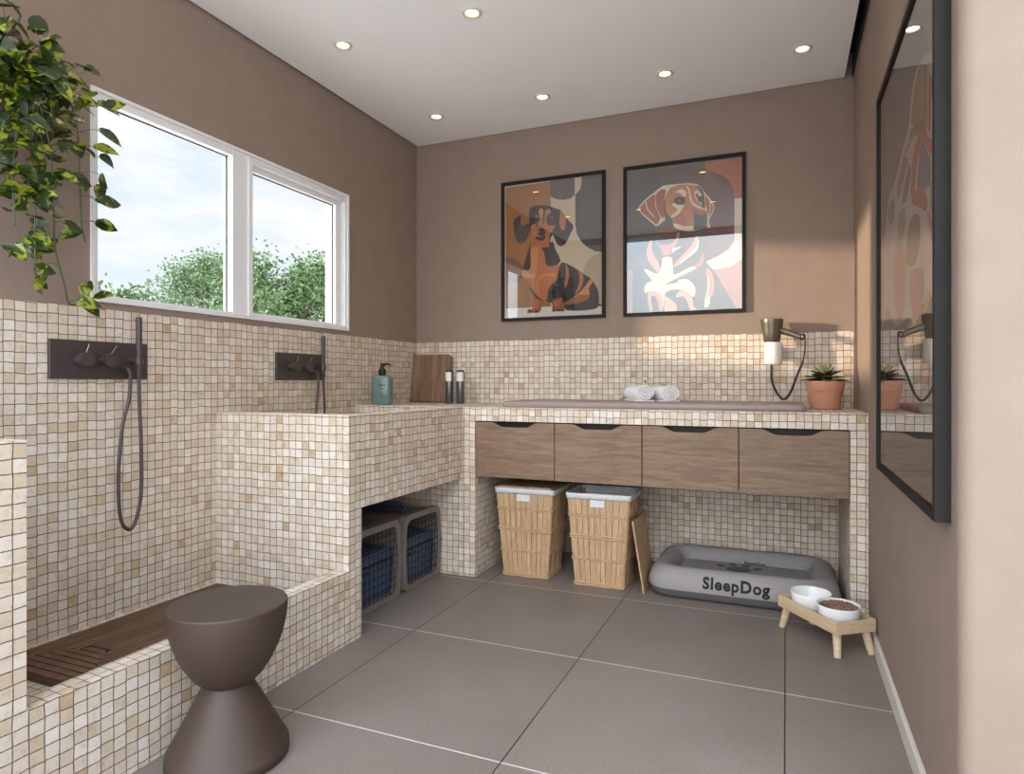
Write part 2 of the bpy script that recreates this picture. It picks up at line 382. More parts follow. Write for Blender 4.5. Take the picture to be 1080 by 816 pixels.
# exterior reveal lining, seen through the pane
bm = nb(); box(bm, -.105, -.056, WX1-.062, WX1-.001, WZ0-.0, WZ1); box(bm, -.16, -.056, WX0+.0, WX0+.02, WZ0, WZ1); box(bm, -.135, -.1205, WX1-.002, 0, WZ0-.2, WZ1+.2)
struct('trim_3', bm, RIND)

# ---------------- downlights
def downlight():
    t = thing('downlight', 'x', 'ceiling light', (0, 0, ZC), 0, 'recessed downlights in the white ceiling')
    bm = nb(); lathe(bm, [(.026, .004), (.030, -.006), (.040, -.006), (.043, -.0005), (.043, .0005)], n=28); obj('trim_ring', bm, RING, t, True, local=True)
    bm = nb(); lathe(bm, [(0, -.002), (.017, -.002), (.024, .0), (.026, -.0005)], n=24); obj('bulb', bm, LAMP, t, True, local=True)
    ld = bpy.data.lights.new('downlight_lamp', 'SPOT'); ld.energy = SPOT_W; ld.color = (1, .93, .82); ld.spot_size = math.radians(84); ld.spot_blend = .8; ld.shadow_soft_size = .02
    lo = bpy.data.objects.new('downlight_lamp', ld); C.objects.link(lo); lo.parent = t; lo.location = (0, 0, -.02)
    return t
DL = [('x', .365, -.385, 'recessed ceiling downlight nearest the back left corner'), ('x', 1.018, -.39, 'recessed ceiling downlight above the sitting dachshund picture'),
      ('x', 1.67, -.40, 'recessed ceiling downlight above the beagle picture'), ('x', 2.295, -.398, 'recessed ceiling downlight nearest the back right corner, above the hair dryer'),
      ('x', .367, -1.247, 'recessed ceiling downlight over the raised wash tub, near the left wall'), ('x', 1.022, -1.25, 'recessed ceiling downlight topmost in the photo, second row'),
      ('x', 1.665, -1.262, 'recessed ceiling downlight in the second row, just above the picture edge'), ('x', 2.30, -1.26, 'recessed ceiling downlight beside the big right wall picture')]
DL += [('x', x, -2.1, s) for x, s in ((.365, 'front row recessed downlight above the shower tub'), (1.02, 'front row recessed downlight above the stool'), (1.66, 'front row recessed downlight over the open floor'), (2.3, 'front row recessed downlight by the right wall corner'))]
d0 = downlight()
for i, (_, x, y, s) in enumerate(DL):
    d = d0 if i == 0 else copy_tree(d0)
    d.location = (x, y, ZC); d['label'] = s

# ============================================================ BUILT-IN MOSAIC FIXTURES
# counter: slab, left leg, right leg, and the ledge to the left wall
cn = thing('mosaic_counter', 'long stone-mosaic counter along the back wall with legs and open space under', 'counter', (1.6, -.334, 0))
bm = nb(); box(bm, 0.001, W-.001, DK, -.001, .805, ZK, .002, 1)
obj('counter_slab', bm, MOS, cn)
bm = nb(); box(bm, XH, .751, DK+.0, -.001, 0.001, .8045, .0015, 1); obj('left_leg', bm, MOS, cn)
bm = nb(); box(bm, 2.469, W-.001, DK+.0, -.001, 0.001, .8045, .0015, 1); obj('right_leg', bm, MOS, cn)
bm = nb(); box(bm, 0.001, XH-.001, DK, DK+.06, 0.001, .8045); obj('side_panel', bm, MOS, cn)
# raised wash tub above the dog crates
tb = thing('raised_wash_tub', 'raised stone-mosaic dog wash tub above the crates, under the second shower', 'wash tub', (.34, -1.15, 0))
YO = -1.6237; YB = -1.543; RIM = .062
bm = nb(); box(bm, .001, XH, YO, YB, .001, .508); obj('end_wall', bm, MOS, tb)
bm = nb()
box(bm, .001, XH, YO, YB, .508, ZK, .0015, 1); box(bm, XH-RIM, XH, YB, DK-.0005, .508, ZK, .0015, 1); obj('rim_walls', bm, MOS, tb)
bm = nb(); box(bm, .001, XH-RIM, YB, DK-.0005, .508, .56); obj('basin_floor', bm, MOS, tb)
# low shower tub
sh = thing('shower_tub', 'low stone-mosaic walk-in shower tub with curb, left foreground', 'shower tub', (.34, -2.2, 0))
YP = -2.769
bm = nb(); box(bm, XH-.066, XH-.0005, YP, YO-.0005, .001, .278); obj('curb', bm, MOS, sh)
bm = nb(); box(bm, .001, XH-.0665, YP+.0005, YO-.0005, .001, .128); box(bm, .001, .012, YP+.0005, YO-.0005, .128, .158); obj('tub_floor', bm, MOS, sh)
bm = nb(); box(bm, .001, XH-.0005, YF+.12, YP-.0001, .001, .874); obj('partition_wall', bm, MOS, sh)

# duckboard in the shower
bm = nb()
p = .028; g = .0052; x0, x1 = .016, .430; ye = -2.486; yt = -1.632; z0, z1 = .1285, .156
xc = .213; h0 = .056                     # the short cross slats form a mitred triangle at the near end
K = 7
for k in range(K):                       # cross slats, k=0 furthest
    ya = -2.302-k*p; yb_ = ya+p-g
    half = h0+k*p
    a, b = max(x0, xc-half), min(x1, xc+half)
    da = 0 if xc-half <= x0 else 1
    prism(bm, [(a, ya+0), (b, ya+0), (b-(p-g), yb_), (a+(p-g), yb_)] if a > x0 and b < x1 else [(a, ya), (b, ya), (b, yb_), (a, yb_)], 'z', z0, z1)
nsl = int((x1-x0)/.0207); pc = p; p = .0207; g = .0042
for i in range(nsl+1):
    xa = x0+i*p; xb = min(xa+p-g, x1)
    xm = (xa+xb)/2; dd = abs(xm-xc)
    ys = -2.302+pc if dd < h0-p*.3 else max(-2.302-(dd-h0)*1.0-.004, ye)
    box(bm, xa, xb, ys+.003, yt, z0, z1)
for yy in (-2.40, -2.05, -1.72): box(bm, x0+.005, x1-.005, yy-.02, yy+.02, z0-.0, z0+.006)
tag(obj('duckboard', bm, DUCK, loc=(.22, -2.05, .1285)), 'dark brown slatted wooden duckboard lying in the shower tub', 'bath mat')

# ============================================================ DRAWERS
dc = thing('drawer_cabinet', 'wall-hung grey oak cabinet of four drawers under the mosaic counter', 'cabinet', (1.6, -.34, .52))
bm = nb(); box(bm, .752, 2.468, -.62, -.002, .524, .80); obj('carcass', bm, wood('carcass_shade_dark', srgb(30, 24, 20), srgb(36, 29, 24), srgb(42, 34, 28)), dc)  # near-black board colour stands in for the shade behind the drawer dips
div = [.7525, 1.182, 1.610, 2.034, 2.4675]
for i in range(4):
    a, b = div[i]+.0024, div[i+1]-.0024; z0, z1 = .521, .800; m_ = (a+b)/2; q = b-a
    def arc(xa, xb, za, zb): return [(xa+(xb-xa)*t, za+(zb-za)*(t*t*(3-2*t))) for t in (0, .2, .4, .6, .8, 1)]
    L = arc(m_-.125, m_-.060, z1, z1-.024); R_ = arc(m_+.060, m_+.125, z1-.024, z1)
    poly = [(a, z0), (b, z0), (b, z1)]+R_[::-1]+L[::-1]+[(a, z1)]
    bm = nb(); prism(bm, poly, 'y', -.664, -.646)
    box(bm, a+.01, b-.01, -.646, -.6205, z0+.01, z1-.05)
    obj('drawer', bm, OAK, dc)

# ============================================================ PICTURES
def clip(poly, r):
    def cl(P, ins, inter):
        out = []
        for i in range(len(P)):
            a, b = P[i-1], P[i]
            if ins(b):
                if not ins(a): out.append(inter(a, b))
                out.append(b)
            elif ins(a): out.append(inter(a, b))
        return out
    def ix(v): return lambda a, b: (v, a[1]+(b[1]-a[1])*(v-a[0])/(b[0]-a[0]))
    def iy(v): return lambda a, b: (a[0]+(b[0]-a[0])*(v-a[1])/(b[1]-a[1]), v)
    for ins, inter in ((lambda p: p[0] >= r[0], ix(r[0])), (lambda p: p[0] <= r[1], ix(r[1])), (lambda p: p[1] >= r[2], iy(r[2])), (lambda p: p[1] <= r[3], iy(r[3]))):
        if poly: poly = cl(poly, ins, inter)
    return poly
def print_mesh(art, rect, base_rgb, axis, t0, dt, skip=0):
    """a printed sheet: every colour shape is a flat facet lying a hair above the sheet"""
    bm = nb(); mats = [flat(base_rgb)]; idx = {base_rgb: 0}
    P = (lambda a, t, b: (a, t, b)) if axis == 'y' else (lambda a, t, b: (t, a, b))
    vs = [bm.verts.new(P(a, t0, b)) for a, b in ((rect[0], rect[2]), (rect[1], rect[2]), (rect[1], rect[3]), (rect[0], rect[3]))]; bm.faces.new(vs)
    for k, (c, poly) in enumerate(art):
        if len(poly) >= 8 and k >= skip:      # soften the hand-cut outlines
            poly = [q for i in range(len(poly)) for q in ((poly[i-1][0]*.2+poly[i][0]*.8, poly[i-1][1]*.2+poly[i][1]*.8), (poly[i][0]*.8+poly[(i+1) % len(poly)][0]*.2, poly[i][1]*.8+poly[(i+1) % len(poly)][1]*.2))]
            poly = [q for i in range(len(poly)) for q in ((poly[i-1][0]*.25+poly[i][0]*.75, poly[i-1][1]*.25+poly[i][1]*.75), (poly[i][0]*.75+poly[(i+1) % len(poly)][0]*.25, poly[i][1]*.75+poly[(i+1) % len(poly)][1]*.25))]
        poly = clip([(a/1000, b/1000) for a, b in poly], rect)
        if len(poly) < 3: continue
        if c not in idx: idx[c] = len(mats); mats.append(flat(c))
        t = t0+dt*(k+1)
        vs = [bm.verts.new(P(a, t, b)) for a, b in poly]
        for tri in tessellate_polygon([[Vector((a, b, 0)) for a, b in poly]]):
            try: f = bm.faces.new([vs[i] for i in tri]); f.material_index = idx[c]
            except ValueError: pass
    return bm, mats
def picture(name, label, rect, art, base_rgb, depth=.022, rim=.018):
    x0, x1, z0, z1 = rect
    t = thing(name, label, 'picture', ((x0+x1)/2, -.001, z0))
    bm = nb(); ringframe(bm, rect, (x0+rim, x1-rim, z0+rim, z1-rim), 'y', -depth, -.001); obj('frame', bm, BLACKM, t)
    bm = nb(); box(bm, x0+rim*.8, x1-rim*.8, -.006, -.002, z0+rim*.8, z1-rim*.8); obj('backing', bm, BLACKM, t)
    r = (x0+rim, x1-rim, z0+rim, z1-rim)
    bm, mats = print_mesh(art, r, base_rgb, 'y', -.0063, -.00012, 8 if art is ART2 else 6); obj('print', bm, mats, t)
    bm = nb(); box(bm, r[0]+.0005, r[1]-.0005, -.0135, -.0115, r[2]+.0005, r[3]-.0005); obj('glass', bm, GLASSP, t)
ART1=[
 ((152,100,44),[(638,2198),(930,2202),(930,1443),(638,1450)]),
 ((112,72,38),[(638,1773),(676,1768),(708,1753),(734,1731),(753,1700),(756,1673),(750,1639),(715,1611),(638,1604)]),
 ((92,78,74),[(928,2207),(1080,2207),(1080,2104),(1053,2087),(1017,2082),(987,2087),(957,2097),(928,2114)]),
 ((72,68,62),[(1083,2106),(1109,2129),(1121,2161),(1123,2206),(1251,2207),(1251,1755),(1205,1764),(1159,1790),(1124,1821),(1106,1852),(1092,1881),(1084,1927)]),
 ((172,152,122),[(1254,1753),(1200,1745),(1159,1714),(1136,1676),(1129,1637),(1130,1451),(1254,1445)]),
 ((208,198,184),[(635,1456),(1017,1455),(1254,1451),(1254,1390),(635,1391)]),
 ((178,104,52),[(800,1851),(921,1841),(896,1809),(896,1710),(933,1693),(993,1718),(969,1608),(945,1592),(921,1582),(908,1496),(890,1491),(840,1522),(809,1571),(765,1632),(743,1651),(746,1686),(791,1680),(806,1705),(800,1793)]),
 ((196,128,66),[(800,1851),(859,1846),(847,1778),(840,1627),(809,1632),(765,1632),(743,1651),(746,1686),(791,1680),(806,1705),(800,1793)]),
 ((196,128,66),[(834,1616),(884,1659),(969,1648),(957,1626),(890,1647),(847,1603),(859,1522),(840,1534)]),
 ((38,34,34),[(800,1851),(791,1817),(772,1754),(750,1700),(756,1685),(791,1680),(806,1705),(800,1787),(809,1851)]),
 ((38,34,34),[(921,1841),(951,1839),(957,1798),(981,1756),(996,1720),(969,1702),(933,1693),(902,1704),(896,1733),(890,1780),(871,1811),(896,1814)]),
 ((38,34,34),[(996,1720),(1053,1694),(1101,1662),(1142,1631),(1174,1612),(1200,1577),(1223,1536),(1228,1491),(1223,1430),(1142,1422),(1023,1425),(1005,1468),(969,1493),(957,1470),(921,1484),(871,1498),(859,1504),(828,1517),(787,1578),(809,1571),(840,1522),(890,1491),(908,1496),(914,1553),(933,1587),(969,1608),(981,1676)]),
 ((178,104,52),[(1020,1707),(1041,1677),(1047,1631),(1032,1575),(1017,1559),(1017,1582),(1026,1633),(1026,1678)]),
 ((178,104,52),[(1098,1662),(1130,1637),(1133,1598),(1118,1553),(1077,1510),(1098,1554),(1112,1599),(1109,1633)]),
 ((196,128,66),[(1174,1609),(1194,1588),(1165,1556),(1171,1517),(1165,1489),(1112,1469),(1017,1459),(1005,1471),(1053,1489),(1112,1531),(1153,1574)]),
 ((150,80,38),[(1017,1461),(1005,1470),(1053,1489),(1101,1515),(1171,1512),(1162,1489),(1112,1469)]),
 ((150,80,38),[(816,1518),(871,1498),(871,1440),(859,1423),(778,1423),(784,1444),(816,1448)]),
 ((178,104,52),[(828,1509),(859,1493),(853,1452),(822,1448)]),
 ((38,34,34),[(781,1423),(787,1441),(816,1442),(828,1427),(840,1441),(859,1422)]),
 ((150,80,38),[(939,1494),(999,1509),(1017,1462),(1017,1425),(939,1425),(942,1465)]),
 ((178,104,52),[(951,1488),(993,1492),(987,1458),(957,1453)]),
 ((38,34,34),[(939,1424),(945,1448),(963,1427),(978,1444),(993,1426),(1005,1440),(1017,1424)]),
 ((38,34,34),[(1223,1458),(1250,1448),(1249,1441),(1220,1446)]),
 ((176,92,48),[(809,1895),(921,1862),(921,1810),(800,1820)]),
 ((70,58,56),[(740,2022),(702,2005),(689,1977),(699,1893),(715,1859),(740,1845),(772,1857),(794,1902),(800,1954),(791,1967),(753,1953),(737,1960)]),
 ((38,34,34),[(740,2022),(702,2005),(689,1977),(699,1917),(727,1961),(737,1984)]),
 ((38,34,34),[(791,2031),(803,2062),(847,2069),(921,2059),(969,2033),(993,2028),(1029,1973),(1071,1929),(1074,1911),(1047,1863),(1023,1819),(993,1807),(969,1824),(945,1889),(933,1867),(921,1851),(902,1844),(834,1864),(809,1883),(797,1931)]),
 ((196,128,66),[(856,2042),(871,2049),(885,2039),(884,2010),(865,1983),(834,1939),(809,1930),(803,1948),(840,1959),(862,1983),(856,2013)]),
 ((178,104,52),[(885,2001),(896,2026),(914,2044),(933,2028),(933,2011),(908,2002),(902,1968),(914,1938),(963,1939),(945,1906),(921,1885),(921,1851),(896,1844),(834,1864),(809,1883),(803,1942),(828,1946),(871,1994)]),
 ((38,34,34),[(886,2042),(892,2041),(896,1997),(889,1957),(882,1946),(880,1955),(884,1993)]),
 ((38,34,34),[(866,1994),(871,1992),(842,1942),(833,1928),(834,1942)]),
 ((74,78,84),[(853,1993),(852,1985),(847,1980),(841,1977),(834,1978),(827,1982),(823,1988),(821,1996),(823,2003),(827,2009),(834,2012),(841,2011),(847,2007),(852,2000)]),
 ((74,78,84),[(951,1981),(950,1975),(946,1970),(941,1968),(935,1969),(929,1972),(925,1978),(924,1984),(925,1990),(929,1995),(935,1997),(941,1997),(946,1993),(950,1988)]),
 ((20,18,18),[(846,1992),(845,1988),(843,1986),(840,1984),(837,1985),(834,1987),(832,1990),(831,1994),(832,1998),(834,2000),(837,2002),(840,2002),(843,2000),(845,1996)]),
 ((20,18,18),[(944,1981),(944,1978),(942,1975),(939,1973),(936,1974),(933,1976),(931,1979),(931,1982),(931,1986),(933,1988),(936,1990),(939,1990),(942,1987),(944,1984)]),
 ((38,34,34),[(900,1902),(897,1892),(889,1884),(879,1880),(866,1881),(856,1887),(848,1896),(845,1907),(848,1917),(856,1925),(866,1929),(879,1928),(889,1922),(897,1913)]),
 ((38,34,34),[(828,1876),(850,1880),(871,1873),(897,1887),(900,1867),(887,1852),(859,1853),(837,1865)]),
 ((200,196,190),[(861,1907),(860,1904),(857,1903),(853,1905),(852,1908),(853,1910),(857,1911),(860,1910)]),
 ((200,196,190),[(845,2003),(844,2001),(842,2000),(839,2002),(838,2004),(839,2006),(842,2007),(844,2006)]),
 ((200,196,190),[(943,1986),(942,1983),(940,1983),(938,1984),(937,1986),(938,1988),(940,1989),(942,1988)]),
 ((178,104,52),[(993,2028),(1026,1984),(1026,1933),(1017,1899),(993,1913),(987,1948),(990,1988)]),
]
ART2=[
 ((92,98,92),[(1391,2200),(2010,2203),(2010,1380),(1391,1394)]),
 ((84,78,72),[(1391,2200),(1582,2202),(1582,1826),(1391,1818)]),
 ((98,82,72),[(1582,2201),(1821,2200),(1821,1661),(1582,1655)]),
 ((168,96,58),[(1820,2199),(2010,2201),(2010,1983),(1971,1987),(1968,2039),(1949,2077),(1910,2117),(1864,2141),(1820,2149)]),
 ((108,82,76),[(1820,2149),(1864,2141),(1910,2117),(1949,2077),(1968,2039),(1971,1986),(1971,1757),(1938,1712),(1893,1686),(1823,1659)]),
 ((222,206,182),[(1971,1986),(2010,1984),(2010,1660),(1966,1628),(1926,1616),(1859,1613),(1824,1659),(1893,1686),(1943,1718),(1971,1762)]),
 ((178,128,112),[(2010,1657),(1966,1628),(1926,1615),(1864,1613),(1982,1395),(2010,1394)]),
 ((186,136,112),[(1392,1638),(1422,1639),(1422,1395),(1392,1395)]),  # pinkish bar: an edge reflected in the glass, painted in as a print shape
 ((222,206,182),[(1455,1992),(1500,2038),(1543,2065),(1591,2100),(1649,2099),(1725,2097),(1785,2085),(1818,2033),(1847,2000),(1869,1956),(1864,1924),(1837,1882),(1850,1839),(1833,1840),(1823,1883),(1818,1842),(1725,1826),(1649,1873),(1631,1914),(1601,1905),(1558,1871),(1531,1899),(1500,1927),(1461,1968)]),
 ((160,88,62),[(1461,1991),(1504,2032),(1547,2058),(1552,2055),(1547,1996),(1564,1957),(1582,1919),(1558,1878),(1534,1905),(1503,1933),(1467,1967)]),
 ((160,88,62),[(1553,2060),(1588,2082),(1614,2073),(1602,2033),(1601,1953),(1597,1920),(1585,1918),(1567,1957),(1551,1995)]),
 ((222,206,182),[(1494,2020),(1499,2021),(1508,1981),(1547,1929),(1543,1927),(1503,1977)]),
 ((88,80,76),[(1649,2093),(1619,2061),(1601,2015),(1597,1917),(1640,1864),(1649,1888),(1638,1913),(1610,1953),(1604,2002),(1631,2054)]),
 ((188,122,72),[(1649,2091),(1720,2092),(1778,2079),(1807,2040),(1818,1991),(1827,1942),(1778,1941),(1758,1937),(1756,1848),(1725,1835),(1678,1849),(1649,1882),(1640,1913),(1613,1952),(1604,1996),(1613,2044)]),
 ((196,128,66),[(1610,1989),(1637,1986),(1672,1952),(1654,1930),(1634,1926),(1616,1952)]),
 ((222,206,182),[(1654,2051),(1690,2071),(1717,2056),(1720,2026),(1699,2028),(1690,2044),(1672,2052)]),
 ((222,206,182),[(1643,1992),(1660,1993),(1678,1982),(1711,1978),(1690,1944),(1660,1911),(1631,1921),(1654,1936),(1678,1958),(1649,1979)]),
 ((172,96,80),[(1678,1933),(1702,1937),(1725,1905),(1725,1868),(1708,1864),(1672,1879),(1649,1888),(1643,1907)]),
 ((222,206,182),[(1649,1882),(1672,1878),(1714,1859),(1756,1861),(1756,1842),(1725,1834),(1684,1844),(1654,1860)]),
 ((222,206,182),[(1714,2090),(1736,2072),(1744,2035),(1750,1998),(1772,1972),(1807,1953),(1827,1942),(1778,1952),(1748,1980),(1736,2012),(1732,2054)]),
 ((70,62,62),[(1717,2001),(1714,1991),(1705,1984),(1692,1981),(1678,1982),(1665,1988),(1656,1998),(1653,2008),(1656,2017),(1665,2024),(1678,2027),(1692,2026),(1705,2020),(1714,2011)]),
 ((176,170,160),[(1688,2006),(1687,2003),(1683,2002),(1679,2004),(1678,2007),(1679,2011),(1683,2012),(1687,2010)]),
 ((222,206,182),[(1763,2045),(1778,2052),(1801,2029),(1807,2004),(1801,1969),(1778,1995),(1766,2014)]),
 ((160,88,62),[(1768,2035),(1781,2037),(1790,2012),(1784,1995),(1772,2014)]),
 ((70,62,62),[(1772,2081),(1791,2072),(1814,2033),(1821,1967),(1810,1947),(1801,1969),(1807,1992),(1801,2035)]),
 ((70,62,62),[(1810,1999),(1809,1991),(1805,1984),(1799,1982),(1794,1982),(1788,1986),(1784,1993),(1783,2002),(1784,2010),(1788,2016),(1794,2019),(1799,2019),(1805,2014),(1809,2007)]),
 ((84,80,76),[(1758,1936),(1830,1918),(1831,1870),(1820,1839),(1759,1838)]),
 ((168,104,84),[(1749,1950),(1772,1960),(1778,1942),(1830,1937),(1833,1918),(1807,1914),(1781,1914),(1772,1936),(1749,1932)]),
 ((160,88,62),[(1820,2023),(1840,1991),(1862,1956),(1859,1927),(1837,1894),(1833,1930),(1823,1972)]),
 ((222,206,182),[(1840,1988),(1845,1989),(1851,1946),(1839,1899),(1836,1903),(1846,1946)]),
 ((150,84,52),[(1537,1869),(1570,1840),(1660,1832),(1662,1856),(1631,1856),(1570,1854)]),
 ((222,206,182),[(1588,1700),(1643,1702),(1649,1632),(1646,1599),(1672,1600),(1749,1640),(1784,1629),(1725,1603),(1594,1544),(1672,1552),(1678,1569),(1725,1572),(1761,1540),(1772,1504),(1761,1462),(1725,1500),(1678,1515),(1631,1515),(1601,1495),(1597,1403),(1576,1472),(1552,1516),(1503,1509),(1494,1500),(1488,1538),(1509,1567),(1540,1566),(1488,1631),(1494,1646),(1564,1601),(1588,1654)]),
 ((206,150,118),[(1534,1812),(1531,1732),(1570,1674),(1579,1624),(1564,1613),(1521,1671),(1500,1722),(1509,1771),(1529,1800)]),
 ((206,150,118),[(1772,1809),(1790,1772),(1784,1730),(1749,1697),(1649,1632),(1654,1656),(1708,1712),(1749,1751)]),
 ((222,206,182),[(1772,1809),(1790,1772),(1785,1730),(1750,1697),(1654,1635),(1725,1696),(1772,1737),(1778,1773)]),
 ((186,106,88),[(1807,1711),(1816,1674),(1801,1634),(1784,1630),(1759,1639),(1790,1664)]),
 ((196,130,110),[(1830,1632),(1859,1594),(1870,1540),(1864,1475),(1847,1464),(1847,1422),(1818,1400),(1813,1436),(1830,1495),(1836,1554),(1824,1596)]),
 ((222,206,182),[(1825,1602),(1843,1553),(1840,1494),(1827,1459),(1847,1476),(1846,1422),(1820,1403),(1814,1436),(1831,1494),(1835,1554)]),
 ((214,166,140),[(1602,1483),(1619,1476),(1666,1437),(1672,1391),(1601,1392)]),
 ((214,166,140),[(1660,1467),(1678,1509),(1725,1500),(1756,1463),(1756,1427),(1778,1399),(1743,1390),(1725,1452),(1702,1480)]),
 ((206,150,130),[(1503,1509),(1552,1516),(1588,1483),(1597,1409),(1576,1392),(1564,1472),(1534,1495),(1525,1474),(1540,1397),(1520,1396)]),
 ((190,120,100),[(1552,1817),(1570,1772),(1631,1764),(1666,1794),(1666,1831),(1690,1829),(1672,1764),(1649,1747),(1640,1709),(1591,1706),(1582,1753),(1564,1766)]),
 ((222,206,182),[(1646,1748),(1672,1748),(1690,1755),(1687,1741),(1660,1731),(1646,1714)]),
 ((120,66,50),[(1597,1544),(1672,1570),(1678,1554),(1631,1551)]),
]
ART3=[
 ((112,110,108),[(-979,2367),(-2067,1789),(-2067,854),(-979,-1067)]),
 ((214,208,200),[(-1969,1741),(-1880,1774),(-1820,1783),(-1768,1779),(-1727,1758),(-1698,1726),(-1675,1685),(-1639,1663),(-1576,1654),(-1508,1628),(-1436,1598),(-1317,1590),(-1252,1522),(-1184,1426),(-1136,1307),(-1184,1180),(-1274,1257),(-1436,1161),(-1698,1180),(-1754,1137),(-1856,1191),(-1990,1193),(-2058,1184),(-2064,1173),(-2058,1331),(-2049,1433),(-2058,1455),(-2029,1504),(-2010,1567),(-2014,1631),(-2006,1675),(-1990,1723)]),
 ((150,128,60),[(-1837,1771),(-1791,1768),(-1754,1737),(-1727,1710),(-1710,1673),(-1807,1635),(-1832,1705)]),
 ((178,120,108),[(-1837,1771),(-1880,1752),(-1871,1609),(-1812,1633)]),
 ((120,116,70),[(-1880,1752),(-1917,1735),(-1908,1592),(-1871,1607)]),
 ((186,150,80),[(-1917,1735),(-1939,1725),(-1939,1576),(-1908,1592)]),
 ((176,70,60),[(-1943,1706),(-1990,1669),(-1994,1639),(-1969,1637),(-1958,1569),(-1937,1577)]),
 ((150,56,50),[(-1727,1662),(-1832,1639),(-1903,1602),(-1926,1564),(-1969,1549),(-1990,1517),(-1979,1495),(-1937,1560),(-1856,1597),(-1754,1623),(-1669,1648)]),
 ((200,150,70),[(-1754,1635),(-1794,1619),(-1727,1623),(-1654,1618),(-1608,1612),(-1576,1597),(-1549,1605),(-1608,1628),(-1654,1643)]),
 ((196,70,52),[(-1820,1610),(-1892,1587),(-1948,1552),(-1990,1517),(-1958,1510),(-1903,1559),(-1844,1565),(-1807,1550),(-1794,1528),(-1794,1548),(-1768,1476),(-1698,1489),(-1727,1549),(-1741,1590)]),
 ((96,106,120),[(-1837,1567),(-1880,1566),(-1921,1540),(-1958,1502),(-1969,1476),(-1958,1471),(-1903,1448),(-1794,1483),(-1820,1540)]),
 ((50,120,150),[(-1921,1525),(-1958,1513),(-1965,1444),(-1921,1448)]),
 ((200,186,70),[(-2000,1505),(-2039,1457),(-2052,1459),(-2026,1435),(-1969,1456),(-1969,1518)]),
 ((132,136,50),[(-1969,1451),(-2026,1435),(-2052,1396),(-2064,1303),(-2029,1322),(-1990,1375),(-1948,1398)]),
 ((182,92,80),[(-1608,1626),(-1684,1592),(-1608,1560),(-1542,1531),(-1480,1536),(-1490,1577)]),
 ((96,84,80),[(-1698,1577),(-1727,1554),(-1684,1513),(-1639,1490),(-1559,1500),(-1608,1534),(-1654,1561)]),
 ((190,56,50),[(-1837,1475),(-1908,1443),(-1937,1409),(-1915,1394),(-1844,1424),(-1754,1451),(-1727,1472),(-1768,1483)]),
 ((140,140,50),[(-1576,1485),(-1624,1479),(-1639,1435),(-1608,1406),(-1525,1407),(-1501,1455),(-1525,1482)]),
 ((110,90,70),[(-1781,1426),(-1844,1406),(-1844,1343),(-1794,1297),(-1727,1297),(-1654,1321),(-1654,1386),(-1698,1421)]),
 ((190,90,150),[(-1926,1395),(-1958,1387),(-2010,1334),(-2049,1286),(-2058,1190),(-2029,1201),(-2010,1269),(-1969,1335),(-1937,1367)]),
 ((200,120,104),[(-1508,1410),(-1542,1393),(-1639,1344),(-1608,1247),(-1576,1171),(-1508,1177),(-1436,1261),(-1436,1380)]),
 ((186,110,96),[(-1832,1282),(-1880,1265),(-1892,1211),(-1832,1167),(-1754,1165),(-1698,1229),(-1713,1292)]),
 ((200,170,80),[(-1948,1215),(-1979,1194),(-1926,1166),(-1856,1156),(-1832,1167),(-1915,1189)]),
 ((120,84,96),[(-1397,1563),(-1454,1537),(-1436,1492),(-1358,1487),(-1296,1530),(-1337,1556)]),
 ((190,60,56),[(-1592,942),(-1608,950),(-1768,943),(-1786,924),(-1727,924),(-1608,922)]),
 ((70,90,140),[(-1654,941),(-1741,939),(-1741,927),(-1663,927)]),
 ((186,110,110),[(-1937,1037),(-1969,1033),(-1926,995),(-1856,986),(-1754,909),(-1684,900),(-1754,966),(-1844,1004)]),
]

picture('framed_dachshund_print', 'black framed print of a sitting dachshund on ochre, cream and grey shapes, back wall', (.613, 1.265, 1.377, 2.226), ART1, (196, 178, 150))
picture('framed_beagle_print', 'black framed print of a brown and white beagle looking right, nearer the hair dryer', (1.372, 2.028, 1.377, 2.225), ART2, (92, 98, 92))
t = thing('framed_colour_print', 'large black framed print of a colourful long-necked figure on the right wall', 'picture', (W-.001, -1.63, .713))
PR = (-2.10, -1.159, .713, 1.955)
bm = nb(); ringframe(bm, PR, (PR[0]+.02, PR[1]-.02, PR[2]+.02, PR[3]-.02), 'x', W-.030, W-.001); obj('frame', bm, BLACKM, t)
bm = nb(); box(bm, W-.010, W-.002, PR[0]+.016, PR[1]-.016, PR[2]+.016, PR[3]-.016); obj('backing', bm, BLACKM, t)
rr = (PR[0]+.02, PR[1]-.02, PR[2]+.02, PR[3]-.02)
def mute(c): return tuple(round(v*.85+w_*.12) for v, w_ in zip(c, (120, 105, 98)))
bm, mats = print_mesh([(mute(c), q) for c, q in ART3[1:]], rr, (92, 88, 85), 'x', W-.0115, -.00012); obj('print', bm, mats, t)
bm = nb(); box(bm, W-.024, W-.022, rr[0]+.0005, rr[1]-.0005, rr[2]+.0005, rr[3]-.0005); obj('glass', bm, glassmat('large_picture_glass', 2.2, gain=1.5), t)

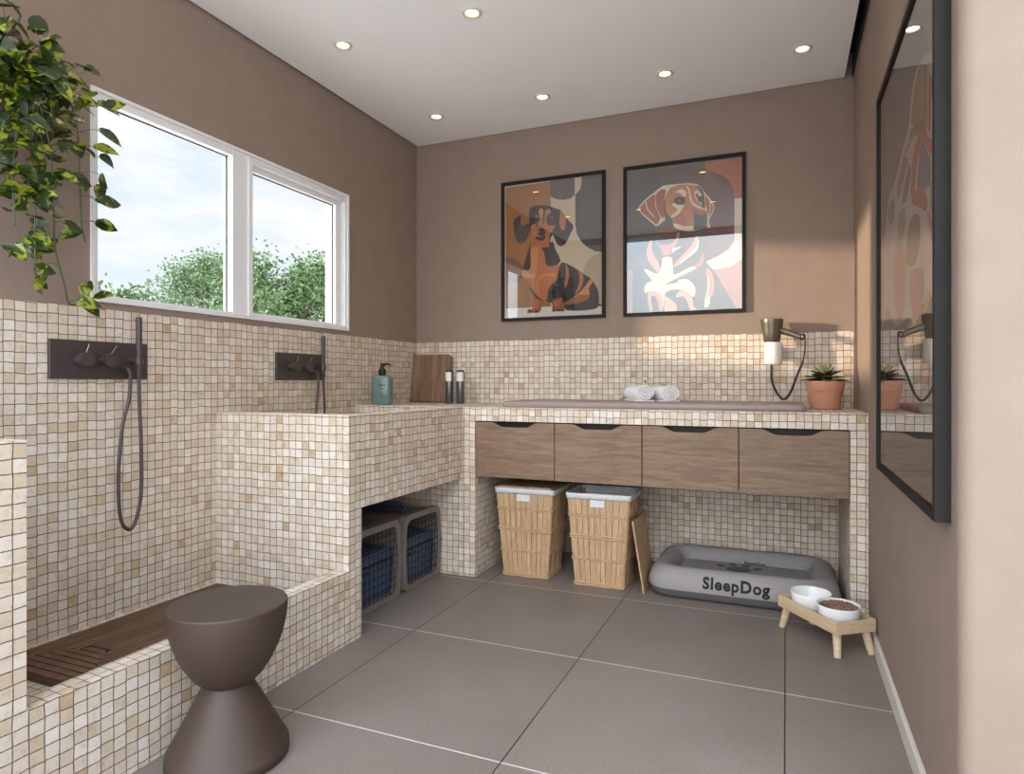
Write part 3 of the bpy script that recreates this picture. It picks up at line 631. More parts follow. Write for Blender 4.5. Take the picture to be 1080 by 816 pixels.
# ============================================================ SHOWERS
def shower(xw, y0, y1, zc, label, zbot, hose):
    """concealed mixer: back plate, two knobs, hand shower on a holder, hose"""
    t = thing('wall_shower', label, 'shower', (0, (y0+y1)/2, zc), 0, 'dark bronze showers on the mosaic wall')
    bm = nb(); box(bm, .0005, .010, y0, y1, zc-.066, zc+.066, .0015, 1); obj('back_plate', bm, BRONZE, t)
    yh = y1-.065
    for k, fy in enumerate((.30, .62)):
        y = yh-(.195, .108)[k]
        bm = nb(); tube(bm, [(.010, y, zc), (.030, y, zc)], .016, 24); tube(bm, [(.030, y, zc), (.062, y, zc)], .024, 28)
        kn = obj('knob', bm, BRONZE, t, 40)
        bm = nb(); d = Vector((0, .010+.012*k, .052)); tube(bm, [Vector((.05, y, zc+.02)), Vector((.052, y, zc))+d], .0012, 6); obj('lever_pin', bm, STEEL, kn)
    bm = nb(); tube(bm, [(.010, yh, zc), (.052, yh, zc)], .013, 20); tube(bm, [(.05, yh, zc-.012), (.05, yh, zc+.012)], .015, 20)
    obj('holder', bm, BRONZE, t, 40)
    bm = nb(); tube(bm, smooth_path([(.010, yh-.035, zc-.03), (.036, yh-.035, zc-.03), (.042, yh-.027, zc-.045)], 5), .008, 12); obj('hose_outlet', bm, BRONZE, t, 40)
    bm = nb(); tube(bm, [(.05, yh, zc-.062), (.05, yh, zc-.055), (.05, yh, zc+.155), (.05, yh, zc+.16)], [.006, .0105, .0105, .009], 20); obj('hand_shower', bm, BRONZE, t, 40)
    pts = smooth_path(hose(yh, zc), 14)
    bm = nb(); n = len(pts); 
    dense = []
    tot = 0
    for a, b in zip(pts, pts[1:]):
        m2 = max(1, round((b-a).length/.0042))
        for j in range(m2): dense.append(a.lerp(b, j/m2))
    dense.append(pts[-1])
    tube(bm, dense, [.0050+.0022*(i % 2) for i in range(len(dense))], 8); obj('hose', bm, BRONZE, t, True)
hose1 = lambda yh, zc: [(.05, yh, zc-.06), (.05, yh+.002, zc-.16), (.05, yh+.009, zc-.31), (.05, yh+.009, zc-.48), (.05, yh-.014, zc-.583), (.05, yh-.043, zc-.604), (.05, yh-.072, zc-.554), (.05, yh-.079, zc-.402), (.047, yh-.062, zc-.236), (.044, yh-.034, zc-.135), (.042, yh-.027, zc-.045)]
shower(0, -2.305, -1.952, 1.079, 'dark bronze wall shower with long hanging hose over the low shower tub', 0, hose1)
hose2 = lambda yh, zc: [(.05, yh, zc-.06), (.05, yh+.008, zc-.16), (.05, yh+.008, zc-.26), (.052, yh-.02, zc-.33), (.052, yh-.055, zc-.29), (.048, yh-.051, zc-.22), (.044, yh-.034, zc-.12), (.042, yh-.027, zc-.045)]
shower(0, -1.280, -.927, 1.079, 'dark bronze wall shower under the window over the raised wash tub', 0, hose2)

# ============================================================ THINGS ON THE COUNTER
# soap bottle (rounded square body, pump)
def rrect(cx, cy, wx, wy, r, n=5):
    out = []
    for sx, sy, a0 in ((1, -1, -PI/2), (1, 1, 0), (-1, 1, PI/2), (-1, -1, PI)):
        for k in range(n+1):
            a = a0+k*PI/2/n; out.append((cx+sx*(wx/2-r)+r*math.cos(a), cy+sy*(wy/2-r)+r*math.sin(a)))
    return out
def loft(bm, rings, mi=0, cap=(True, True)):
    R_ = [[bm.verts.new(p) for p in r] for r in rings]; n = len(R_[0]); fs = []
    for a, b in zip(R_, R_[1:]):
        for i in range(n): fs.append(bm.faces.new((a[i], a[(i+1) % n], b[(i+1) % n], b[i])))
    if cap[0]: fs.append(bm.faces.new(R_[0][::-1]))
    if cap[1]: fs.append(bm.faces.new(R_[-1]))
    for f in fs: f.material_index = mi
    return fs
bx, by = .118, -.565
t = thing('soap_bottle', 'green glass soap bottle with black pump on the tub ledge', 'soap bottle', (bx, by, ZK), .25)
LIQ = M('green_soap', srgb(116, 142, 134), .12); LIQ.b.inputs['Transmission Weight'].default_value = .25
bm = nb(); loft(bm, [[(x, y, z) for x, y in rrect(0, 0, w_, w_*.62, r)] for z, w_, r in ((.0005, .095, .016), (.004, .106, .02), (.012, .110, .022), (.150, .110, .022), (.160, .104, .022), (.166, .085, .02), (.169, .040, .0125))]); obj('bottle', bm, LIQ.m, t, 40, local=True)
bm = nb(); lathe(bm, [(0, .169), (.019, .169), (.021, .176), (.021, .200), (.014, .205), (.011, .222), (.012, .236), (0, .236)], n=20); tube(bm, [(0, 0, .226), (.028, -.006, .232), (.046, -.010, .229), (.052, -.011, .222)], [.008, .006, .005, .004], 10); tube(bm, [(0, 0, .10), (0, 0, .17)], .006, 8)
obj('pump', bm, CORD, t, 40, local=True)
# the lettering on the bottle is only small illegible blocks in the photograph: short printed bars
bm = nb(); random.seed(4)
for (zz, wds, h) in ((.108, (.007, .006, .008, .006), .007), (.088, (.007, .006), .007), (.070, (.003, .002, .003, .002), .003), (.058, (.003, .003, .002, .003), .003), (.046, (.002, .003, .003), .003)):
    tot = sum(wds)+.003*(len(wds)-1); x = -tot/2+.008
    for d in wds: box(bm, x, x+d, -.0346, -.0340, zz, zz+h); x += d+.003
obj('printed_lettering', bm, INK, t, local=True)
# wooden board leaning on the back wall
t = None
bm = nb(); prism(bm, [(x, z) for x, z in rrect(0, .1515, .315, .303, .025)], 'y', -.010, .010)
bmesh.ops.bevel(bm, geom=[e for e in bm.edges], offset=.002, segments=1, affect='EDGES')
o = tag(obj('wooden_board', bm, BOARD), 'dark wooden board leaning upright against the back wall mosaic in the corner', 'board')
o.location = (.120, -.075, ZK+.003); o.rotation_euler = (math.radians(-8), 0, 0)
o.rotation_euler = (-math.radians(8), 0, 0)
# two canisters
def canister(x, y, ang, label):
    t = thing('canister', label, 'canister', (x, y, ZK), ang, 'steel canisters beside the wooden board')
    bm = nb(); lathe(bm, [(0, 0.0005), (.023, .0005), (.0245, .003), (.0245, .190), (.0215, .196), (0, .197)], n=24); obj('body', bm, mottled('gunmetal', srgb(112, 108, 106), .3, .05, 6, metal=.8), t, 40, local=True)
    bm = nb(); R_ = .0249; n = 14
    V = [[bm.verts.new((R_*math.cos(a), R_*math.sin(a), z)) for a in [(-PI*.86+PI*.72*k/n) for k in range(n+1)]] for z in (.135, .188)]
    for i in range(n): bm.faces.new((V[0][i], V[0][i+1], V[1][i+1], V[1][i]))
    obj('white_label', bm, PLWHITE, t, True, local=True)
    bm = nb(); lathe(bm, [(.0215, .1965), (.0215, .2015), (0, .2015)], n=24); obj('lid', bm, BLACKM, t, 40, local=True)
canister(.345, -.19, -.15, 'slim dark steel canister with white label, standing next to the wooden board')
canister(.420, -.19, .15, 'slim dark steel canister with white label, the one farther from the wooden board')
# padded mat
bm = nb(); loft(bm, [[(x, y, z) for x, y in rrect(1.588, -.345, 1.432-d, .52-d, .025, 4)] for z, d in ((ZK+.0005, .006), (ZK+.005, 0), (ZK+.022, 0), (ZK+.028, .006), (ZK+.0305, .022))])
tag(obj('padded_mat', bm, MATF, smooth=50, loc=(1.588, -.345, ZK)), 'long flat taupe padded grooming mat lying on the counter', 'mat')
# rolled towels
def towel(x, y, ang, L, R0, label):
    t = thing('rolled_towel', label, 'towel', (x, y, ZK+.0315), ang, 'rolled towels on the padded mat')
    bm = nb(); n = 190; turns = 3.6; th = .0078
    def prof(i):
        f = i/n; a = -PI/2-f*turns*2*PI; r = R0-f*(R0-.006); return a, r
    out = []; inn = []
    for i in range(n+1):
        a, r = prof(i); w_ = 1+.02*math.sin(3*a+x*9)
        sx = 1.12; sz = .92
        out.append((r*math.cos(a)*sx*w_, R0*.92+r*math.sin(a)*sz*w_)); r2 = max(r-th, .001); inn.append((r2*math.cos(a)*sx*w_, R0*.92+r2*math.sin(a)*sz*w_))
    for E_ in (0, 1): pass
    ys = [-L/2, -L/2+.004, L/2-.004, L/2]
    grid_o = []; grid_i = []
    for k, yy in enumerate(ys):
        s_ = .985 if k in (0, 3) else 1
        grid_o.append([bm.verts.new((p[0]*s_, yy, .0008+(p[1]-R0*.92)*s_+R0*.92)) for p in out]); grid_i.append([bm.verts.new((p[0], yy, .0008+p[1])) for p in inn])
    for k in range(3):
        for i in range(n):
            bm.faces.new((grid_o[k][i], grid_o[k][i+1], grid_o[k+1][i+1], grid_o[k+1][i]))
            bm.faces.new((grid_i[k][i+1], grid_i[k][i], grid_i[k+1][i], grid_i[k+1][i+1]))
    for k, rv in ((0, 0), (3, 1)):
        for i in range(n):
            q = (grid_o[k][i], grid_i[k][i], grid_i[k][i+1], grid_o[k][i+1]); bm.faces.new(q if rv else q[::-1])
    for i in (0, n):
        for k in range(3): bm.faces.new((grid_o[k][i], grid_o[k+1][i], grid_i[k+1][i], grid_i[k][i]))
    bmesh.ops.recalc_face_normals(bm, faces=bm.faces)
    obj('towel_roll', bm, TOWEL, t, 50, local=True)
    bm = nb(); box(bm, -R0*1.0, R0*1.05, -L/2+.004, L/2-.004, .0005, .007, .003); obj('towel_tail', bm, TOWEL, t, True, local=True)
towel(1.535, -.375, math.radians(29), .22, .046, 'white rolled towel on the padded mat, left and nearer one of two')
towel(1.655, -.355, math.radians(29), .22, .045, 'white rolled towel on the padded mat, right one of two')
# sage sprig behind the towels
bm = nb()
tube(bm, smooth_path([(1.42, -.24, ZK+.036), (1.50, -.235, ZK+.078), (1.60, -.23, ZK+.092), (1.66, -.23, ZK+.100)], 5), .0012, 6, mi=0)
tube(bm, smooth_path([(1.545, -.232, ZK+.088), (1.54, -.235, ZK+.115), (1.55, -.24, ZK+.140)], 5), .001, 6, mi=0)
def leaf(bm, base, d, up, L, wd, mi=0, fold=.25, droop=.2, heart=0):
    d = Vector(d).normalized(); up = Vector(up); s = d.cross(up).normalized(); u = s.cross(d).normalized(); base = Vector(base)
    prof = [(0, .0), (.08, .55 if heart else .3), (.25, .98 if heart else .8), (.5, .92 if heart else 1.0), (.75, .58 if heart else .7), (1, 0)]
    if heart: prof[0] = (0, .12)
    mid = []; le = []; ri = []
    for t_, w_ in prof:
        c = base+d*(L*t_)-u*(droop*L*t_*t_); mid.append(bm.verts.new(c))
        back = -d*(.12*L if heart and t_ < .1 else 0)
        h = u*(fold*wd*w_/2)
        le.append(bm.verts.new(c+s*(wd*w_/2)+h+back)); ri.append(bm.verts.new(c-s*(wd*w_/2)+h+back))
    for i in range(len(prof)-1):
        for A in (le, ri):
            q = (mid[i], mid[i+1], A[i+1], A[i]) if A is le else (mid[i+1], mid[i], A[i], A[i+1])
            try: f = bm.faces.new(q); f.material_index = mi; f.smooth = True
            except ValueError: pass
for b, d, L in (((1.47, -.237, ZK+.07), (-1, 0, -.55), .085), ((1.50, -.235, ZK+.082), (1, 0, .14), .11), ((1.655, -.23, ZK+.102), (-.8, 0, .5), .04), ((1.66, -.23, ZK+.104), (.7, 0, -.4), .03), ((1.547, -.235, ZK+.12), (-.5, 0, .8), .03)):
    leaf(bm, b, d, (0, -.7, .6), L, L*.36, mi=0, droop=.1)
tag(obj('leaf_sprig', bm, LEAFS, smooth=True, loc=(1.5, -.235, ZK+.0315)), 'thin sage green leaf sprig lying behind the rolled towels', 'sprig')
# hair dryer in wall holder
hx, hy = 2.165, -.105
t = thing('hair_dryer', 'olive bronze hair dryer in a white wall holder above the mat', 'hair dryer', (hx, -.001, 1.09))
bm = nb(); lathe(bm, [(0, 1.205), (.036, 1.205), (.040, 1.212), (.046, 1.255), (.053, 1.300), (.056, 1.318), (.0555, 1.322), (.050, 1.324), (.0485, 1.320), (0, 1.319)], hx-.006, hy, 0, 36); obj('body', bm, OLIVE, t, 40)
bm = nb(); tube(bm, [(hx+.025, hy-.004, 1.268), (hx+.055, hy-.012, 1.258), (hx+.095, hy-.02, 1.243), (hx+.128, hy-.026, 1.228)], [.018, .0165, .0155, .0145], 18)
h = obj('handle', bm, OLIVE, t, 50)
bm = nb(); tube(bm, smooth_path([(hx+.118, hy-.026, 1.225), (hx+.135, hy-.028, 1.217), (hx+.146, hy-.03, 1.232), (hx+.135, hy-.03, 1.243)], 6), .005, 10); obj('hanging_loop', bm, BLACKM, h, True)
bm = nb(); lathe(bm, [(.0425, 1.095), (.0435, 1.098), (.0435, 1.205), (.0405, 1.206), (.0395, 1.10), (0, 1.10)], hx, hy, 0, 36); box(bm, hx-.02, hx+.02, hy+.038, -.001, 1.12, 1.19, .003); obj('wall_holder', bm, PLWHITE, t, 50)
cp = smooth_path([(hx-.008, hy, 1.105), (hx-.008, hy, 1.08), (hx-.006, hy-.003, 1.01), (hx+.020, hy-.01, .945), (hx+.052, hy-.02, .917), (hx+.082, hy-.025, .955), (hx+.112, hy-.028, 1.04), (hx+.138, hy-.03, 1.11), (hx+.147, hy-.03, 1.17), (hx+.147, hy-.03, 1.225)], 10)
bm = nb(); tube(bm, cp, [.0058 if 8 < i < 70 else .0035 for i in range(len(cp))], 10); obj('power_cord', bm, CORD, t, True)
# succulent
px, py = 2.395, -.26
t = thing('potted_succulent', 'dark-leaved succulent in a terracotta pot at the right end of the counter', 'potted plant', (px, py, ZK))
bm = nb(); lathe(bm, [(0, .0006), (.060, .0006), (.064, .004), (.077, .083), (.077, .087), (.0815, .088), (.0865, .130), (.085, .134), (.078, .134), (.075, .115), (0, .115)], px, py, ZK, 44); obj('pot', bm, TERRA, t, 35)
bm = nb(); lathe(bm, [(0, .125), (.04, .123), (.0765, .118), (.0765, .116), (0, .116)], px, py, ZK, 28); obj('soil', bm, SOIL, t, 60)
bm = nb(); random.seed(11)
def fleshy(bm, base, d, L, wd, th, mi, droop=.25):
    base = Vector(base); d = Vector(d).normalized(); s = d.cross(Vector((0, 0, 1))).normalized(); u = s.cross(d)
    rings = []
    for t_, k in ((0, .45), (.2, .75), (.45, 1), (.7, .95), (.88, .6), (.97, .25), (1, .03)):
        c = base+d*(L*t_)-Vector((0, 0, 1))*(droop*L*t_*t_)
        rings.append([c+s*(wd/2*k*math.cos(a))+u*(th/2*k*(math.sin(a))+.12*wd*k*abs(math.cos(a))) for a in [2*PI*q/10 for q in range(10)]])
    loft(bm, rings, mi)
for ring, (n, L, el, mi) in enumerate(((8, .104, .20, 0), (7, .100, .42, 0), (6, .086, .68, 0), (4, .082, 1.0, 1), (3, .072, 1.30, 1))):
    for k in range(n):
        a = 2*PI*k/n+ring*.37+random.uniform(-.12, .12); e = el+random.uniform(-.08, .08)
        lx = L*random.uniform(.88, 1.06)
        if math.cos(a) > .5 and ring < 2: lx *= .92
        fleshy(bm, (px+.01*math.cos(a), py+.01*math.sin(a), ZK+.134+ring*.007), (math.cos(a)*math.cos(e), math.sin(a)*math.cos(e), math.sin(e)), lx, .034 if mi == 0 else .028, .009, mi)
obj('leaves', bm, [SUCC, SUCCY], t, True)

# ============================================================ UNDER THE COUNTER
# laundry hampers: tapered bodies of upright chips with three woven bands
WICK = wood('woven_bamboo', srgb(160, 126, 90), srgb(188, 154, 116), srgb(208, 176, 138), 'z', 2.4, .6)
BAND = mottled('bamboo_band', srgb(190, 156, 118), .6, .1, 40)
def hamper(x, y, label, lid):
    t = thing('laundry_hamper', label, 'laundry basket', (x, y, 0), 0, 'bamboo laundry hampers under the counter')
    H = .455; wb, wt, db, dt = .245, .315, .225, .265
    def sz(z): f = z/H; return wb+(wt-wb)*f, db+(dt-db)*f
    bm = nb()
    # perimeter sampled into chips: each chip is slightly inset / outset from the next
    N = 13; rnd = random.Random(int(x*100))
    def side(p0b, p1b, p0t, p1t, nrm, n):
        for k in range(n):
            f0, f1 = k/n, (k+1)/n-.010
            off = rnd.uniform(0, .0022)
            z0_, z1_ = .004, H-.012
            def pt(f, top, o): 
                a = Vector(p0b).lerp(Vector(p1b), f); b = Vector(p0t).lerp(Vector(p1t), f); q = a.lerp(b, 1 if top else 0); return q+Vector(nrm)*o
            vs = [pt(f0, 0, off), pt(f1, 0, off), pt(f1, 1, off), pt(f0, 1, off)]
            ws = [v-Vector(nrm)*.006 for v in vs]
            A = [bm.verts.new(v) for v in vs]; B = [bm.verts.new(v) for v in ws]
            bm.faces.new(A)
            for i in range(4): bm.faces.new((A[i], B[i], B[(i+1) % 4], A[(i+1) % 4]))
    r = .012
    b0, b1, t0_, t1_ = wb/2, db/2, wt/2, dt/2
    Z0, Z1 = .004, H-.012
    side((-b0+r, -b1, Z0), (b0-r, -b1, Z0), (-t0_+r, -t1_, Z1), (t0_-r, -t1_, Z1), (0, -1, 0), 9)
    side((b0-r, b1, Z0), (-b0+r, b1, Z0), (t0_-r, t1_, Z1), (-t0_+r, t1_, Z1), (0, 1, 0), 9)
    side((b0, -b1+r, Z0), (b0, b1-r, Z0), (t0_, -t1_+r, Z1), (t0_, t1_-r, Z1), (1, 0, 0), 8)
    side((-b0, b1-r, Z0), (-b0, -b1+r, Z0), (-t0_, t1_-r, Z1), (-t0_, -t1_+r, Z1), (-1, 0, 0), 8)
    for sx in (-1, 1):
        for sy in (-1, 1):
            tube(bm, [(sx*(b0-r), sy*(b1-r), .004), (sx*(t0_-r), sy*(t1_-r), H-.012)], r, 12)
    obj('wicker_body', bm, WICK, t, local=True)
    def ringband(z, h, out):
        bm = nb(); n_w = 26
        for zz, ph in ((z-h*.32, 0), (z+h*.32, PI)):
            w_, d_ = sz(z); P = []
            base = rrect(0, 0, w_+out*2, d_+out*2, .014, 4)
            pts = []
            for i in range(len(base)):
                a, b = Vector(base[i]), Vector(base[(i+1) % len(base)]); m2 = max(1, int((b-a).length/.012))
                for j in range(m2): pts.append(a.lerp(b, j/m2))
            for i, q in enumerate(pts):
                P.append(Vector((q.x, q.y, zz+.0011*math.sin(i*.7+ph))))
            P.append(P[0]); tube(bm, P, h*.27, 6, caps=False)
        return bm
    for z in (.135, .245, .350):
        obj('woven_band', ringband(z, .012 if z != .245 else .017, .0035), BAND, t, True, local=True)
    obj('woven_band', ringband(.010, .016, .0035), BAND, t, True, local=True)
    # liner folded over the rim, hollow
    rings = []
    for z, dw, rr_ in ((H-.024, .008, .02), (H-.024, .012, .02), (H-.005, .014, .022), (H+.002, .014, .022), (H+.004, .006, .02), (H, -.004, .02), (H-.03, -.014, .018), (.03, -.014-.06, .015)):
        rings.append([(a+.0012*math.sin(a*90+z*40), b, z+.0012*math.sin(a*60+b*45)) for a, b in rrect(0, 0, wt+dw, dt+dw, rr_, 4)])
    bm = nb(); loft(bm, rings, cap=(False, True)); obj('cloth_liner', bm, CLOTH, t, True, local=True)
    bm = nb(); box(bm, -.036, .036, -dt/2-.0045, -dt/2+.004, H-.062, H-.028, .001); lf = obj('liner_tab', bm, CLOTH, t, local=True)
    if lid:
        bm = nb(); n = 12
        for k in range(n): 
            xa = -wt/2+.012+k*(wt-.024)/n; box(bm, xa, xa+(wt-.024)/n-.0015, -dt/2+.012, dt/2-.012, H-.004+.001*(k % 2), H+.010+.001*(k % 2))
        obj('lid', bm, WICK, t, local=True)
    return t
hamper(.985, -.448, 'bamboo laundry hamper with its lid on, next to the left mosaic leg', True)
hamper(1.378, -.462, 'open bamboo laundry hamper with grey-white liner and no lid', False)
# loose lid leaning on the second hamper
bm = nb(); n = 12
for k in range(n):
    ya = -.155+k*.31/n; box(bm, -.004, .004, ya, ya+.31/n-.0015, .002, .335-.001)
tube(bm, [(0, -.158, .001), (0, -.158, .337), (0, .158, .337), (0, .158, .001), (0, -.158, .001)], .0048, 8)
o = tag(obj('hamper_lid', bm, WICK), 'loose bamboo lid leaning on the right side of the open hamper', 'lid')
o.location = (1.598, -.435, .004); o.rotation_euler = (0, -math.radians(9), math.radians(2))

# ---------------- dog crates
def crate(yc, label):
    t = thing('dog_crate', label, 'dog crate', (.56, yc, 0), 0, 'dog crates under the wash tub')
    def outline(w_, h_, s=1, z0=0):
        hw = w_/2
        P = [(-hw*.80, .004), (-hw*.92, .02), (-hw, h_*.5), (-hw*.93, h_*.90), (-hw*.82, h_*.985), (-hw*.70, h_)]
        return [(y, z0+z) for y, z in P]+[(-y, z0+z) for y, z in P[::-1]]
    def ins(P, d, h_):
        c = (0, h_/2); return [((y)*(1-d/.18), (z-c[1])*(1-d/.18)+c[1]) for y, z in P]
    Hc = .365; O = outline(.370, Hc)
    # lower blue shell / upper grey shell: loft open-ended boxes with thickness
    def shell(zlo, zhi, mat, name):
        bm = nb(); rings = []
        def half(P):
            out = []
            n = len(P)
            for i in range(n):
                a, b = P[i], P[(i+1) % n]
                out.append(a)
            return clip(out, (-1, 1, zlo, zhi))
        xs = [(-.03, 0.006), (-.08, .010), (-.38, .012), (-.43, .020), (-.445, .05)]
        Rg = [[(x, y, z) for y, z in half(ins(O, d, Hc))] for x, d in xs]
        m_ = min(len(r) for r in Rg)
        if all(len(r) == m_ for r in Rg): loft(bm, Rg, cap=(False, True))
        inner = [[(x, y, z) for y, z in half(ins(O, d+.005, Hc))] for x, d in ((-.03, .006), (-.43, .02))]
        if len(inner[0]) == len(inner[1]): loft(bm, inner, cap=(False, True))
        bmesh.ops.recalc_face_normals(bm, faces=bm.faces)
        return obj(name, bm, mat, t, local=True)
    shell(-1, .185, CRBLUE, 'lower_shell'); up = shell(.1855, 1, CRGREY, 'upper_shell')
    bm = nb(); tube(bm, smooth_path([(-.30, 0, Hc-.004), (-.28, 0, Hc+.022), (-.20, 0, Hc+.026), (-.12, 0, Hc+.022), (-.10, 0, Hc-.004)], 5), .009, 10); box(bm, -.31, -.09, -.055, .055, Hc-.006, Hc+.004, .003); obj('carry_handle', bm, CRBLUE, up, local=True)
    bm = nb(); box(bm, -.42, -.040, -.165, .165, .012, .235, .006); obj('inner_bedding', bm, CRBLUE, t, local=True)
    # front frame ring
    bm = nb(); Oo = ins(O, -.001, Hc); Oi = ins(O, .026, Hc); n = len(Oo)
    for i in range(n):
        j = (i+1) % n; prism(bm, [Oo[i], Oo[j], Oi[j], Oi[i]], 'x', -.032, .0)
    bmesh.ops.remove_doubles(bm, verts=bm.verts, dist=.0002)
    obj('front_frame', bm, CRGREY, t, local=True)
    # wire door
    bm = nb(); D = ins(O, .024, Hc); zs = [p[1] for p in D]; z0_, z1_ = min(zs), max(zs)
    def width(z):
        xs = []
        for i in range(n):
            a, b = D[i], D[(i+1) % n]
            if (a[1]-z)*(b[1]-z) <= 0 and abs(a[1]-b[1]) > 1e-6: xs.append(abs(a[0]+(b[0]-a[0])*(z-a[1])/(b[1]-a[1])))
        return min(xs) if xs else .1
    tube(bm, [(-.008, y, z) for y, z in D]+[(-.008,)+tuple(D[0])], .0028, 6)
    for k in range(1, 9):
        z = z0_+(z1_-z0_)*k/9; wd = width(z); tube(bm, [(-.008, -wd, z), (-.008, wd, z)], .0019, 5)
    for k in range(-4, 5):
        y = k*.032; tube(bm, [(-.0065, y, z0_), (-.0065, y, z1_)], .0016, 5)
    wd_ = obj('wire_door', bm, BLACKM, t, local=True)
    bm = nb(); box(bm, -.006, .004, -.125, -.075, .168, .182, .002); obj('latch', bm, CORD, wd_, local=True)
crate(-.862, 'grey and blue dog crate with wire door, farther one beside the counter leg')
crate(-1.243, 'grey and blue dog crate with wire door, nearer one half hidden by the tub wall')

# ---------------- dog bed
t = thing('dog_bed', 'grey fabric dog bed with dark base, black lettering and paw print, on the floor', 'dog bed', (2.03, -.34, 0))
BX0, BX1, BY0, BY1 = 1.615, 2.445, -.610, -.055
def bed_ring(inset, z, r, n=8): return [(x, y, z) for x, y in rrect((BX0+BX1)/2, (BY0+BY1)/2, BX1-BX0-2*inset, BY1-BY0-2*inset, max(r, .01), n)]
bm = nb(); loft(bm, [bed_ring(.030, .001, .09), bed_ring(.012, .006, .10), bed_ring(.002, .022, .11), bed_ring(.000, .042, .115)]+[bed_ring(.03, .0425, .09)], cap=(True, True)); obj('base', bm, DGREYF, t, 60)
bm = nb()
prof = []
for k in range(17):
    a = PI*1.0*k/16
    prof.append((.060-.064*math.cos(a), .052+.086*math.sin(a)))
rings = [bed_ring(-.002, .043, .115)]+[bed_ring(i_, z_, max(.115-i_*.6, .03)) for i_, z_ in prof]
rings += [bed_ring(.128, .050, .04)]
loft(bm, rings, cap=(False, False))
rnd = random.Random(3)
for v in bm.verts:
    nn = noise.noise(v.co*9)*.0022+noise.noise(v.co*28)*.0010; v.co.z += nn if v.co.z > .06 else 0
obj('bolster', bm, GREYF, t, True)
bm = nb(); loft(bm, [bed_ring(.112, .044, .05), bed_ring(.112, .070, .05), bed_ring(.118, .080, .05), bed_ring(.135, .084, .04)], cap=(True, True)); obj('cushion', bm, GREYF, t, 60)
# paw print on the cushion
bm = nb()
def disc(cx, cy, rx, ry, z, n=18, a0=0):
    vs = [bm.verts.new((cx+rx*math.cos(2*PI*k/n)*math.cos(a0)-ry*math.sin(2*PI*k/n)*math.sin(a0), cy+rx*math.cos(2*PI*k/n)*math.sin(a0)+ry*math.sin(2*PI*k/n)*math.cos(a0), z)) for k in range(n)]; bm.faces.new(vs)
cx_, cy_ = 2.01, -.285
disc(cx_, cy_-.02, .060, .050, .0846)
for dx, dy, a in ((-.085, .018, .5), (-.032, .058, .15), (.032, .058, -.15), (.085, .018, -.5)): disc(cx_+dx, cy_+dy, .021, .026, .0846, a0=a)
obj('paw_print', bm, mottled('paw_print_grey', srgb(96, 92, 90), .9, .08, 60), t)
# lettering: text bent onto the front bolster
def text_mesh(body, size):
    cu = bpy.data.curves.new('txt', 'FONT'); cu.body = body; cu.size = size; cu.resolution_u = 3; cu.offset = size*.032; cu.space_character = 1.12
    to = bpy.data.objects.new('txt', cu); C.objects.link(to)
    me = bpy.data.meshes.new_from_object(to.evaluated_get(bpy.context.evaluated_depsgraph_get()))
    bpy.data.objects.remove(to); bpy.data.curves.remove(cu)
    bm = nb(); bm.from_mesh(me); bpy.data.meshes.remove(me); return bm
def front_y(z):     # bolster front surface y at height z (lower half of the roll)
    s_ = max(-1, min(1, (z-.052)/.086)); a = math.asin(max(0, s_)); return BY0+.060-.064*math.cos(a)
bm = text_mesh('SleepDog', .078)
xs = [v.co.x for v in bm.verts]; wd = max(xs)-min(xs); x00 = min(xs)
bmesh.ops.subdivide_edges(bm, edges=[e for e in bm.edges if e.calc_length() > .012], cuts=2)
for v in bm.verts:
    x = 1.875+(v.co.x-x00)/wd*.285; z = .067+v.co.y*.86
    v.co = Vector((x, front_y(z)-.0028, z))
ext_ = bmesh.ops.extrude_face_region(bm, geom=bm.faces[:]); vs = [g_ for g_ in ext_['geom'] if isinstance(g_, bmesh.types.BMVert)]
for v in vs: v.co.y += .004
bmesh.ops.recalc_face_normals(bm, faces=bm.faces)
obj('lettering', bm, INK, t)
bm = text_mesh('SleepDog', .052)
xs = [v.co.x for v in bm.verts]; wd = max(xs)-min(xs); x00 = min(xs)
for v in bm.verts:
    x = 2.03+(v.co.x-x00)/wd*.10
    v.co = Vector((x, -.182+v.co.y*.10, .080+v.co.y*.42))
obj('lettering', bm, INK, t)

# ---------------- raised feeder with two bowls
SA = -.935; sx_, sy_ = 2.363, -.869
SZ = .131; HB = .045; Ls, Ws = .331, .174
scale = 1.0
st = thing('bowl_stand', 'small pale oak tray stand with four splayed legs by the right wall', 'pet bowl stand', (sx_, sy_, 0), SA)
bm = nb(); th = .010
box(bm, -Ls/2, Ls/2, -Ws/2, -Ws/2+th, SZ-HB, SZ, .001, 1); box(bm, -Ls/2, Ls/2, Ws/2-th, Ws/2, SZ-HB, SZ, .001, 1)
box(bm, -Ls/2, -Ls/2+th, -Ws/2+th, Ws/2-th, SZ-HB, SZ, .001, 1); box(bm, Ls/2-th, Ls/2, -Ws/2+th, Ws/2-th, SZ-HB, SZ, .001, 1)
box(bm, -Ls/2+th, Ls/2-th, -Ws/2+th, Ws/2-th, SZ-HB, SZ-HB+.010); obj('tray', bm, PALE, st, local=True)
for a in (-1, 1):
    for b in (-1, 1):
        bm = nb(); tube(bm, [(a*(Ls/2-.026), b*(Ws/2-.026), SZ-HB+.002), (a*(Ls/2-.026+.018), b*(Ws/2-.026+.012), .0005)], [.0155, .0125], 16); obj('leg', bm, PALE, st, 50, local=True)
